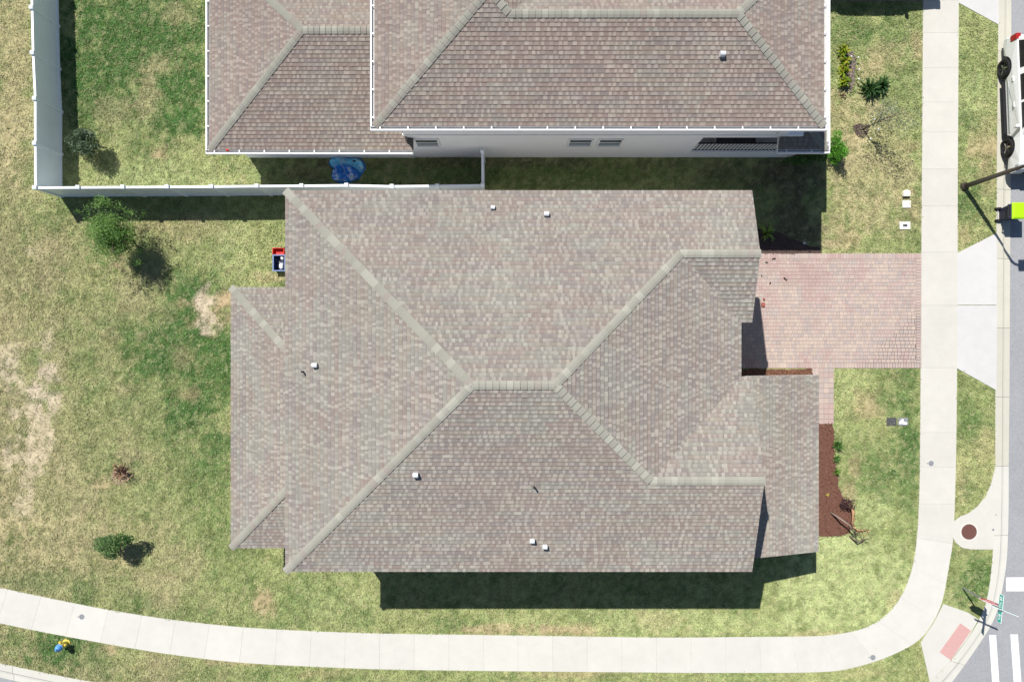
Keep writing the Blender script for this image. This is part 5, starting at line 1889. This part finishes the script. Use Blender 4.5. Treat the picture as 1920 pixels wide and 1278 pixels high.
    for sx in (-1, 1):
        for yc in (wf, wr):
            wdir = sx
            wh = bpy.data.objects.new('wheel', None)
            COL.objects.link(wh)
            wh.parent = t
            wh.location = (sx * (HW - 0.10), yc, 0.41)
            wh.rotation_euler = (0, R(90) * sx, 0)
            mb = MB()
            mb.lathe([(0.25, -0.13), (0.38, -0.13), (0.405, -0.09), (0.41, 0.0), (0.405, 0.10), (0.375, 0.15), (0.27, 0.15), (0.26, 0.10)], 28)
            mb.obj('tyre', M['tyre'], wh, smooth=False)
            mb = MB()
            mb.lathe([(0.255, -0.10), (0.255, 0.02), (0.08, 0.04)], 24)
            rim_ = mb.obj('rim', M['black'], wh)
            for k in range(6):
                a_ = k * math.pi / 3
                mb = MB()

                def xf(p, a_=a_):
                    return (p.x * math.cos(a_) - p.y * math.sin(a_), p.x * math.sin(a_) + p.y * math.cos(a_), p.z)
                mb.box(0.02, 0.25, -0.028, 0.028, 0.05, 0.11, xf=xf)
                mb.box(0.02, 0.25, -0.010, 0.010, 0.11, 0.118, xf=xf)
                mb.obj('spoke', M['rim'] if k % 2 else M['chrome'], wh)
            # black arch trim
            mb = MB()
            v, f = [], []
            for i in range(13):
                a_ = R(0 + 15 * i)
                for (rr_, xo) in ((0.455, 0.0), (0.505, 0.0), (0.505, 0.02), (0.455, 0.02)):
                    v.append((sx * (HW - 0.004 + xo), yc - rr_ * math.cos(a_), 0.39 + rr_ * math.sin(a_)))
            for i in range(12):
                for k in range(4):
                    f.append((i * 4 + k, i * 4 + (k + 1) % 4, (i + 1) * 4 + (k + 1) % 4, (i + 1) * 4 + k))
            mb.add(v, f)
            recalc(mb.obj('arch_trim', M['black'], t))
        mb = MB()
        mb.box(min(sx * 0.94, sx * 1.07), max(sx * 0.94, sx * 1.07), -1.12, 1.12, 0.33, 0.40)
        mb.obj('running_board', M['black'], t)
        mb = MB()
        mb.box(min(sx * 0.99, sx * 1.012), max(sx * 0.99, sx * 1.012), -1.1, 1.05, 0.62, 0.66)
        mb.obj('side_moulding', M['steel'], t)
        for y in (-0.02, 1.08):
            mb = MB()
            mb.box(min(sx * 0.985, sx * 1.035), max(sx * 0.985, sx * 1.035), y - 0.13, y + 0.09, 0.93, 0.97)
            mb.obj('door_handle', M['car_paint'], t, bevel=0.008)
        mb = MB()
        mb.box(min(sx * 0.93, sx * 1.04), max(sx * 0.93, sx * 1.04), -1.06, -1.0, 1.14, 1.19)
        mb.box(min(sx * 1.0, sx * 1.22), max(sx * 1.0, sx * 1.22), -1.10, -0.97, 1.13, 1.33)
        mb.obj('mirror', M['car_paint'], t, bevel=0.03)
        mb = MB()
        mb.box(min(sx * 0.60, sx * 0.985), max(sx * 0.60, sx * 0.985), -2.80, -2.55, 0.80, 1.02)
        mb.obj('headlight', M['lens'], t, bevel=0.03)
        mb = MB()
        mb.box(min(sx * 0.55, sx * 0.9), max(sx * 0.55, sx * 0.9), -2.88, -2.80, 0.50, 0.60)
        mb.obj('fog_light', M['lens'], t, bevel=0.02)
        mb = MB()
        mb.box(min(sx * 0.80, sx * 0.99), max(sx * 0.80, sx * 0.99), 2.62, 2.87, 0.85, 1.22)
        mb.obj('tail_light', M['red_lens'], t, bevel=0.02)
        mb = MB()
        mb.box(min(sx * 0.62, sx * 0.67), max(sx * 0.62, sx * 0.67), -0.3, 2.2, 1.88, 1.93)
        mb.obj('roof_rail', M['black'], t)
    mb = MB()
    mb.box(-0.55, 0.55, -2.89, -2.80, 0.62, 0.95)
    mb.obj('grille', M['black'], t)
    mb = MB()
    mb.box(-0.96, 0.96, 2.76, 2.92, 0.42, 0.66)
    mb.obj('rear_bumper', M['car_paint'], t, bevel=0.03)
    return t


car_c = P2(1870, 0)
suv = make_suv('large white car parked along the right curb with black wheels', (22.16, 10.03, -0.07), R(2.3), 'white cars')


def copy_tree(o, parent=None):
    c = o.copy()
    COL.objects.link(c)
    c.parent = parent
    for ch in list(o.children):
        copy_tree(ch, c)
    return c


car2 = copy_tree(suv)
car2.location = (15.72, 15.86, 0.03)
car2.rotation_euler = (0, 0, R(90))
car2.scale = (0.92, 0.88, 0.97)
car2['label'] = 'second white car on the next driveway, outside the frame, its shadow reaching the sidewalk'

# ------------------------------------------------------------------ street lamp
b = P2(1807, 350)
lamp = thing('street_lamp', (*b, 0), 'dark bronze street lamp post standing beside the sidewalk', 'street lamp')
mb = MB()
mb.lathe([(0.17, 0), (0.17, 0.12), (0.10, 0.2), (0.095, 0.3)], 16)
mb.obj('base', M['bronze'], lamp)
mb = MB()
mb.tube([(0, 0, 0.1), (0, 0, 2.7), (0, 0, 5.1), (0.06, -0.01, 5.3), (0.22, -0.02, 5.42)], [0.105, 0.085, 0.065, 0.055, 0.05], 14)
mb.obj('pole', M['bronze'], lamp, smooth=True)
mb = MB()
mb.box(0.2, 0.85, -0.25, 0.21, 5.36, 5.48)
hd_o = mb.obj('lamp_head', M['bronze'], lamp, bevel=0.02)
mb = MB()
mb.box(0.28, 0.78, -0.19, 0.15, 5.345, 5.36)
mb.obj('lens', M['lens'], hd_o)

# ------------------------------------------------------------------ wheelie bin
b = (21.32, 5.47)
wb_ = thing('wheelie_bin', (*b, -0.07), 'dark wheeled rubbish bin with a lime green lid on the street', 'bin')
mb = MB()
bz = [(-0.19, -0.24, 0.05), (0.30, -0.24, 0.05), (0.30, 0.24, 0.05), (-0.19, 0.24, 0.05), (-0.33, -0.31, 0.98), (0.42, -0.31, 0.98), (0.42, 0.31, 0.98), (-0.33, 0.31, 0.98)]
mb.add(bz, [(3, 2, 1, 0), (4, 5, 6, 7), (0, 1, 5, 4), (1, 2, 6, 5), (2, 3, 7, 6), (3, 0, 4, 7)])
mb.obj('body', M['bin'], wb_, bevel=0.025)
mb = MB()
mb.box(-0.30, 0.46, -0.345, 0.345, 0.98, 1.02)
mb.add([(-0.30, -0.345, 1.02), (0.46, -0.345, 1.02), (0.46, 0.345, 1.02), (-0.30, 0.345, 1.02), (-0.25, -0.29, 1.07), (0.38, -0.29, 1.06), (0.38, 0.29, 1.06), (-0.25, 0.29, 1.07)],
       [(4, 5, 6, 7), (0, 1, 5, 4), (1, 2, 6, 5), (2, 3, 7, 6), (3, 0, 4, 7)])
mb.obj('lid', M['lime'], wb_, bevel=0.015)
for sy in (-1, 1):
    mb = MB()
    mb.tube([(-0.27, sy * 0.22, 0.13), (-0.27, sy * 0.29, 0.13)], [0.13, 0.13], 16)
    mb.obj('wheel', M['tyre'], wb_)
    mb = MB()
    mb.box(-0.42, -0.30, sy * 0.26 - 0.025, sy * 0.26 + 0.025, 0.92, 0.97)
    mb.obj('handle_bracket', M['bin'], wb_)
mb = MB()
mb.tube([(-0.41, -0.27, 0.955), (-0.41, 0.27, 0.955)], [0.018, 0.018], 8)
mb.obj('handle', M['black'], wb_)
mb = MB()
mb.tube([(-0.27, -0.22, 0.13), (-0.27, 0.22, 0.13)], [0.015, 0.015], 8)
mb.obj('axle', M['steel'], wb_)


# ------------------------------------------------------------------ stop sign with street name blades
def text_mesh(txt, size, m_, parent, mw, name='lettering'):
    cu = bpy.data.curves.new(name, 'FONT')
    cu.body = txt
    cu.size = size
    cu.align_x = 'CENTER'
    cu.align_y = 'CENTER'
    cu.extrude = 0.001
    o = bpy.data.objects.new(name, cu)
    COL.objects.link(o)
    dg = bpy.context.evaluated_depsgraph_get()
    me = bpy.data.meshes.new_from_object(o.evaluated_get(dg))
    bpy.data.objects.remove(o)
    me.materials.clear()
    me.materials.append(m_)
    o = bpy.data.objects.new(name, me)
    COL.objects.link(o)
    o.parent = parent
    o.matrix_local = mw
    return o


b = P2(1804, 1101)
sg = thing('stop_sign', (*b, 0), 'red stop sign with teal street name blades on a grey post at the corner', 'street sign')
mb = MB()
mb.box(-0.022, 0.022, -0.022, 0.022, 0, 2.42)
mb.obj('post', M['grey_iron'], sg)
ang = R(-14)
mb = MB()
oc = [(0.38 * math.cos(R(22.5 + 45 * i)), 0.38 * math.sin(R(22.5 + 45 * i))) for i in range(8)]
mb.add([(x, 0.0, z) for x, z in oc] + [(x, 0.012, z) for x, z in oc], [tuple(range(8)), tuple(range(8, 16))[::-1]] + [(i, 8 + i, 8 + (i + 1) % 8, (i + 1) % 8) for i in range(8)])
pl_ = recalc(mb.obj('sign_face', M['sign_white'], sg, loc=(0, 0.03, 1.72)))
pl_.rotation_euler = (0, 0, ang)
mb = MB()
oc2 = [(x * 0.94, z * 0.94) for x, z in oc]
mb.add([(x, 0.012, z) for x, z in oc2] + [(x, 0.016, z) for x, z in oc2], [tuple(range(8)), tuple(range(8, 16))[::-1]] + [(i, 8 + i, 8 + (i + 1) % 8, (i + 1) % 8) for i in range(8)])
recalc(mb.obj('red_field', M['sign_red'], pl_))
text_mesh('STOP', 0.27, M['sign_white'], pl_, Matrix.Translation((0, 0.0175, -0.01)) @ Matrix.Rotation(R(180), 4, 'Z') @ Matrix.Rotation(R(90), 4, 'X'))
# street name blade running north-south, its west face towards the house
mb = MB()
mb.box(-0.006, 0.006, -0.56, 0.56, 2.24, 2.47)
bl = mb.obj('street_name_blade', M['sign_white'], sg)
bl.rotation_euler = (0, 0, R(-6))
for sx in (-1, 1):
    mb = MB()
    mb.box(min(sx * 0.006, sx * 0.009), max(sx * 0.006, sx * 0.009), -0.545, 0.545, 2.255, 2.455)
    tp = mb.obj('teal_field', M['sign_teal'], bl)
mb = MB()
rr = random.Random(4)
y = 0.46
for wlen in (2, 5, 3):
    for k in range(wlen):
        x0 = -0.0115
        mb.box(x0, -0.009, y - 0.012, y + 0.012, 2.295, 2.41)
        mb.box(x0, -0.009, y - 0.05, y - 0.012, 2.295 + rr.choice((0, 0.05, 0.09)), 2.32 + rr.choice((0.0, 0.05, 0.09)))
        y -= 0.082
    y -= 0.06
mb.obj('lettering', M['sign_white'], bl)
mb = MB()
mb.box(-0.56, 0.56, -0.008, 0.008, 2.50, 2.65)
bl2 = mb.obj('street_name_blade', M['sign_white'], sg)
bl2.rotation_euler = (0, 0, R(-22))
for sy in (-1, 1):
    mb = MB()
    mb.box(-0.545, 0.545, min(sy * 0.006, sy * 0.009), max(sy * 0.006, sy * 0.009), 2.512, 2.638)
    mb.obj('teal_field', M['sign_teal'], bl2)
mb = MB()
mb.box(-0.02, 0.02, -0.02, 0.02, 2.42, 2.52)
mb.obj('blade_bracket', M['steel'], sg)

# ------------------------------------------------------------------ fire hydrant
b = P2(125, 1204)
hy = thing('fire_hydrant', (*b, 0), 'yellow fire hydrant with a blue top on the verge below the sidewalk', 'fire hydrant')
mb = MB()
mb.lathe([(0.17, 0.0), (0.17, 0.04), (0.11, 0.05), (0.105, 0.42), (0.145, 0.43), (0.145, 0.48), (0.115, 0.49)], 20)
mb.obj('barrel', M['yellow'], hy, smooth=False)
mb = MB()
mb.lathe([(0.15, 0.49), (0.15, 0.525), (0.135, 0.53), (0.125, 0.60), (0.085, 0.66), (0.04, 0.69), (0.035, 0.74), (0.03, 0.745)], 20)
mb.obj('bonnet', M['blue_cap'], hy)
for (dx, dy, r_) in ((1, 0.3, 0.05), (-1, -0.3, 0.05), (-0.3, 1, 0.07)):
    L = math.hypot(dx, dy)
    dx, dy = dx / L, dy / L
    mb = MB()
    mb.tube([(dx * 0.08, dy * 0.08, 0.36), (dx * 0.17, dy * 0.17, 0.36)], [r_ * 0.8, r_ * 0.8], 12)
    mb.tube([(dx * 0.165, dy * 0.165, 0.36), (dx * 0.205, dy * 0.205, 0.36)], [r_, r_], 12)
    mb.tube([(dx * 0.205, dy * 0.205, 0.36), (dx * 0.235, dy * 0.235, 0.36)], [0.02, 0.02], 6)
    mb.obj('nozzle_cap', M['yellow'], hy)

# ------------------------------------------------------------------ crumpled blue paddling pool
b = P2(650, 318)
pool = thing('paddling_pool', (*b, 0.0), 'crumpled blue paddling pool lying in the shade below the gutter', 'paddling pool')
nu, nv = 48, 34
v, f, c = [], [], []
for j in range(nv + 1):
    for i in range(nu + 1):
        u, w_ = i / nu * 2 - 1, j / nv * 2 - 1
        # squircle with a notch on the left
        rr_ = 1.0 + 0.10 * math.sin(3 * math.atan2(w_, u) + 0.6) - 0.22 * math.exp(-((u + 0.95) ** 2 * 8 + (w_ - 0.05) ** 2 * 10))
        x = u * math.sqrt(1 - 0.35 * w_ * w_) * 0.76 * rr_
        y = w_ * math.sqrt(1 - 0.35 * u * u) * 0.56 * rr_
        e = max(abs(u), abs(w_))
        nz_ = float(fbm(np.array(x), np.array(y), 0.28, 66))
        r1 = 1 - abs(2 * float(vnoise(np.array(x * 0.8 + 0.5 * y), np.array(y - 0.2 * x), 0.30, 12)) - 1)
        r2 = 1 - abs(2 * float(vnoise(np.array(x - 0.6 * y), np.array(y + 0.4 * x), 0.15, 15)) - 1)
        ridge = 0.26 * math.exp(-((y + 0.05 - 0.35 * math.cos(2.4 * x + 0.3) + 0.18) / 0.06) ** 2)
        z = 0.02 + (0.16 * r1 ** 3 + 0.08 * r2 ** 2 + ridge + 0.05) * (1 - e ** 10)
        v.append((x, y, z))
        cyan = np.array((0.16, 0.56, 0.80))
        deep = np.array((0.03, 0.22, 0.66))
        pale = np.array((0.62, 0.74, 0.90))
        k = 1 if y > 0.02 + 0.28 * math.cos(2.6 * x) - 0.12 else 0
        cc = cyan * (0.8 + 0.5 * nz_) if k else deep * (0.8 + 0.6 * nz_)
        if nz_ > 0.62 and y < 0.1:
            cc = pale
        if (x - 0.22) ** 2 * 9 + (y + 0.32) ** 2 * 3 < 0.09:
            cc = pale * (0.8 + 0.5 * nz_)
        if r1 > 0.86:  # fold crests paled in colour, as if catching light
            cc = cc * 0.6 + pale * 0.4
        if r2 < 0.15:  # hollows between folds darkened in colour, standing in for shade
            cc = cc * 0.6
        if e > 0.9:
            cc = deep
        if (x - 0.36) ** 2 + ((y - 0.33) * 1.6) ** 2 < 0.006:
            cc = np.array((0.005, 0.01, 0.02))
        c.append(tuple(cc))
for j in range(nv):
    for i in range(nu):
        a_ = j * (nu + 1) + i
        f.append((a_, a_ + 1, a_ + nu + 2, a_ + nu + 1))
mesh_obj('vinyl_sheet', v, f, M['pool'], pool, c)
# ------------------------------------------------------------------ toys by the west eave
b = P2(526, 494)
tub = thing('storage_tub', (*b, 0), 'dark blue plastic tub with a pale rim half hidden by the roof edge', 'tub')
mb = MB()
x0, x1, y0, y1, hgt = -0.20, 0.30, -0.34, 0.32, 0.32
mb.box(x0, x1, y0, y1, 0.0, 0.03)
mb.box(x0, x0 + 0.025, y0, y1, 0.03, hgt)
mb.box(x1 - 0.025, x1, y0, y1, 0.03, hgt)
mb.box(x0 + 0.025, x1 - 0.025, y0, y0 + 0.025, 0.03, hgt)
mb.box(x0 + 0.025, x1 - 0.025, y1 - 0.025, y1, 0.03, hgt)
mb.obj('body', M['tub_blue'], tub)
mb = MB()
mb.box(x0 - 0.03, x0 + 0.02, y0 - 0.03, y1 + 0.03, hgt, hgt + 0.025)
mb.box(x1 - 0.02, x1 + 0.03, y0 - 0.03, y1 + 0.03, hgt, hgt + 0.025)
mb.box(x0 + 0.02, x1 - 0.02, y0 - 0.03, y0 + 0.02, hgt, hgt + 0.025)
mb.box(x0 + 0.02, x1 - 0.02, y1 - 0.02, y1 + 0.03, hgt, hgt + 0.025)
mb.obj('rim', M['tub_rim'], tub)


def lump(name, center, rad, m_, label, cat, seed):
    t = thing(name, center, label, cat)
    bm = bmesh.new()
    bmesh.ops.create_icosphere(bm, subdivisions=3, radius=1)
    for vv in bm.verts:
        k = 1 + 0.28 * (float(fbm(np.array(vv.co.x + seed), np.array(vv.co.y + vv.co.z * 0.7), 0.7, seed)) - 0.5) * 2
        vv.co = Vector((vv.co.x * rad[0] * k, vv.co.y * rad[1] * k, vv.co.z * rad[2] * k + rad[2] * 0.9))
    me = bpy.data.meshes.new('sack')
    bm.to_mesh(me)
    bm.free()
    me.polygons.foreach_set('use_smooth', [True] * len(me.polygons))
    me.materials.append(m_)
    o = bpy.data.objects.new('sack', me)
    COL.objects.link(o)
    o.parent = t
    return t


lump('bag', (b[0] + 0.12, b[1] - 0.14, 0.06), (0.10, 0.15, 0.14), M['bag_white'], 'crumpled white bag in the lower end of the dark blue tub', 'bag', 3)
lump('bag', (b[0] + 0.16, b[1] + 0.19, 0.06), (0.08, 0.08, 0.15), M['bag_white'], 'small white bag in the upper end of the dark blue tub', 'bag', 5)
b2 = P2(526, 473)
toy = thing('toy_wagon', (*b2, 0), 'red plastic toy wagon on the grass above the dark blue tub', 'toy')
mb = MB()
mb.box(-0.24, 0.26, -0.15, -0.12, 0.12, 0.28)
mb.box(-0.24, 0.26, 0.12, 0.15, 0.12, 0.34)
mb.box(-0.24, -0.21, -0.12, 0.12, 0.12, 0.34)
mb.box(0.23, 0.26, -0.12, 0.12, 0.12, 0.34)
mb.box(-0.21, 0.23, -0.12, 0.12, 0.12, 0.15)
mb.obj('tray', M['toy_red'], toy, bevel=0.01)
mb = MB()
mb.tube([(-0.24, 0.0, 0.2), (-0.34, -0.02, 0.35), (-0.36, -0.1, 0.42)], [0.014, 0.014, 0.014], 6)
mb.obj('handle', M['black'], toy)
for sx in (-1, 1):
    for sy in (-1, 1):
        mb = MB()
        mb.tube([(sx * 0.16, sy * 0.15, 0.08), (sx * 0.16, sy * 0.19, 0.08)], [0.08, 0.08], 12)
        mb.obj('wheel', M['black'], toy)


# ------------------------------------------------------------------ small utility covers, pegs and bits
def cover(px, py, w_, h_, z, m_, label, inner=None, rounded=False, name='utility_cover'):
    b = P2(px, py)
    t = thing(name, (*b, 0), label, 'cover')
    mb = MB()
    if rounded:
        pts = [(-w_ / 2, -h_ / 2), (w_ / 2, -h_ / 2), (w_ / 2, h_ * 0.15)] + [(w_ / 2 * math.cos(R(a_)), h_ * 0.15 + h_ * 0.35 * math.sin(R(a_))) for a_ in range(15, 180, 15)] + [(-w_ / 2, h_ * 0.15)]
        mb.prism(pts, 0, z)
    else:
        mb.box(-w_ / 2, w_ / 2, -h_ / 2, h_ / 2, 0, z)
    mb.obj('lid', m_, t, bevel=0.012)
    if inner:
        mb = MB()
        mb.box(-inner[0] / 2, inner[0] / 2, -inner[1] / 2, inner[1] / 2, z, z + 0.006)
        mb.obj('reader_flap', M['box_dark'], t)
    return t


cover(1697, 363, 0.30, 0.28, 0.16, M['box_white'], 'cream utility box with a rounded back beside the sidewalk', rounded=True)
cover(1699, 383, 0.36, 0.32, 0.05, M['box_white'], 'square cream utility lid just below the rounded one', None)
cover(1696, 423, 0.46, 0.32, 0.05, M['box_pure'], 'white utility lid with a dark flap in its middle', (0.19, 0.11))
cover(1671, 790, 0.42, 0.34, 0.045, M['box_dark'], 'dark grey meter lid in the front lawn')
c_ = cover(1692.5, 790, 0.42, 0.34, 0.045, M['grey_iron'], 'worn meter lid with white paint beside the dark grey one')
mb = MB()
mb.prism([(-0.19, -0.02), (-0.05, 0.12), (0.02, 0.1), (0.0, 0.02), (0.17, -0.04), (0.16, -0.12), (-0.06, -0.09), (-0.17, -0.1)], 0.046, 0.05)
mb.obj('paint_patch', M['sign_white'], c_)
for (px, py, lab) in ((1745, 868, 'small grey round cap in the sidewalk beside the front lawn'), (154, 1155, 'small grey round cap in the sidewalk at the left'), (1636, 1231, 'small grey round cap in the sidewalk near the corner')):
    b = P2(px, py)
    t = thing('cleanout_cap', (*b, 0.026), lab, 'cover', 'round caps in the sidewalk')
    mb = MB()
    mb.lathe([(0.115, 0), (0.115, 0.008), (0.09, 0.012), (0.09, 0.009), (0.02, 0.009), (0.02, 0.016)], 20)
    mb.obj('lid', M['grey_iron'], t)
    mb = MB()
    mb.box(-0.19, -0.13, -0.02, 0.02, 0, 0.006)
    mb.obj('tab', M['grey_iron'], t)


def peg(px, py, lab, hgt=0.32):
    b = P2(px, py)
    t = thing('garden_light', (*b, 0), lab, 'garden light', 'small garden lights')
    mb = MB()
    mb.tube([(0, 0, 0), (0, 0, hgt - 0.06)], [0.014, 0.014], 6)
    mb.obj('stake', M['black'], t)
    mb = MB()
    mb.lathe([(0.022, hgt - 0.06), (0.033, hgt - 0.02), (0.036, hgt - 0.01), (0.014, hgt)], 10)
    mb.obj('cap', M['vent'], t)


for (px, py, lab) in ((1590, 111, 'garden light right beside the yellow green plants'), (1603, 113, 'garden light at the top end of the row of three'), (1604.5, 135, 'garden light in the middle of the row of three'), (1604, 153, 'garden light beside the large cycad'),
                      (1632, 228, 'garden light above the sapling ring'), (1640, 246, 'garden light to the right of the sapling ring'), (1625.5, 264, 'garden light below the sapling ring')):
    peg(px, py, lab)
b = P2(1507, 456)
t = thing('white_pipe_cap', (*b, 0), 'small white round pipe cap in the shaded mulch by the driveway', 'cap')
mb = MB()
mb.lathe([(0.055, 0), (0.055, 0.09), (0.04, 0.11)], 12)
mb.obj('lid', M['vent'], t)
b = P2(1430, 571)
t = thing('brick', (*b, 0.03), 'loose red brick on the driveway by the roof edge', 'brick')
mb = MB()
mb.box(-0.075, 0.075, -0.09, 0.09, 0, 0.06)
mb.obj('clay_block', mat('red_brick', (0.30, 0.09, 0.07), 0.9), t, bevel=0.008)
b = P2(1431.5, 561)
t = thing('brick_fragment', (*b, 0.03), 'small red brick fragment above the loose brick', 'brick')
mb = MB()
mb.box(-0.04, 0.04, -0.05, 0.05, 0, 0.05)
mb.obj('clay_block', mat('red_brick_chip', (0.22, 0.08, 0.06), 0.9), t, bevel=0.008)
# dark leaf litter on the driveway
ll = MB()
rr = random.Random(15)
for (px, py, n_, sp) in ((1470, 522, 5, 0.06), (1451, 485, 3, 0.05), (1435, 491, 1, 0.03), (1443, 531, 1, 0.02), (1428, 517, 1, 0.03)):
    b = P2(px, py)
    for k in range(n_):
        x, y = b[0] + rr.gauss(0, sp * 0.6), b[1] + rr.gauss(0, sp * 0.35)
        a_ = rr.uniform(0, 6.28)
        L = rr.uniform(0.05, 0.09)
        ca, sa = math.cos(a_), math.sin(a_)
        ll.add([(x - ca * L, y - sa * L, 0.036), (x + sa * L * 0.4, y - ca * L * 0.4, 0.05), (x + ca * L, y + sa * L, 0.038), (x - sa * L * 0.4, y + ca * L * 0.4, 0.055)], [(0, 1, 2, 3)], (0.025, 0.02, 0.017))
tag(ll.obj('leaf_litter', M['mulch'], cols=True), 'dark dry leaves scattered on the pink driveway', kind='stuff')
b = P(426, 281, 2.93)
t = thing('ball', (b[0], b[1], 2.83), 'small red ball lying in the gutter of the low wing', 'ball')
mb = MB()
mb.lathe([(0.01, 0.0), (0.035, 0.012), (0.055, 0.045), (0.06, 0.06), (0.055, 0.08), (0.035, 0.108), (0.01, 0.12)], 12)
mb.obj('skin', M['toy_red'], t, smooth=True)
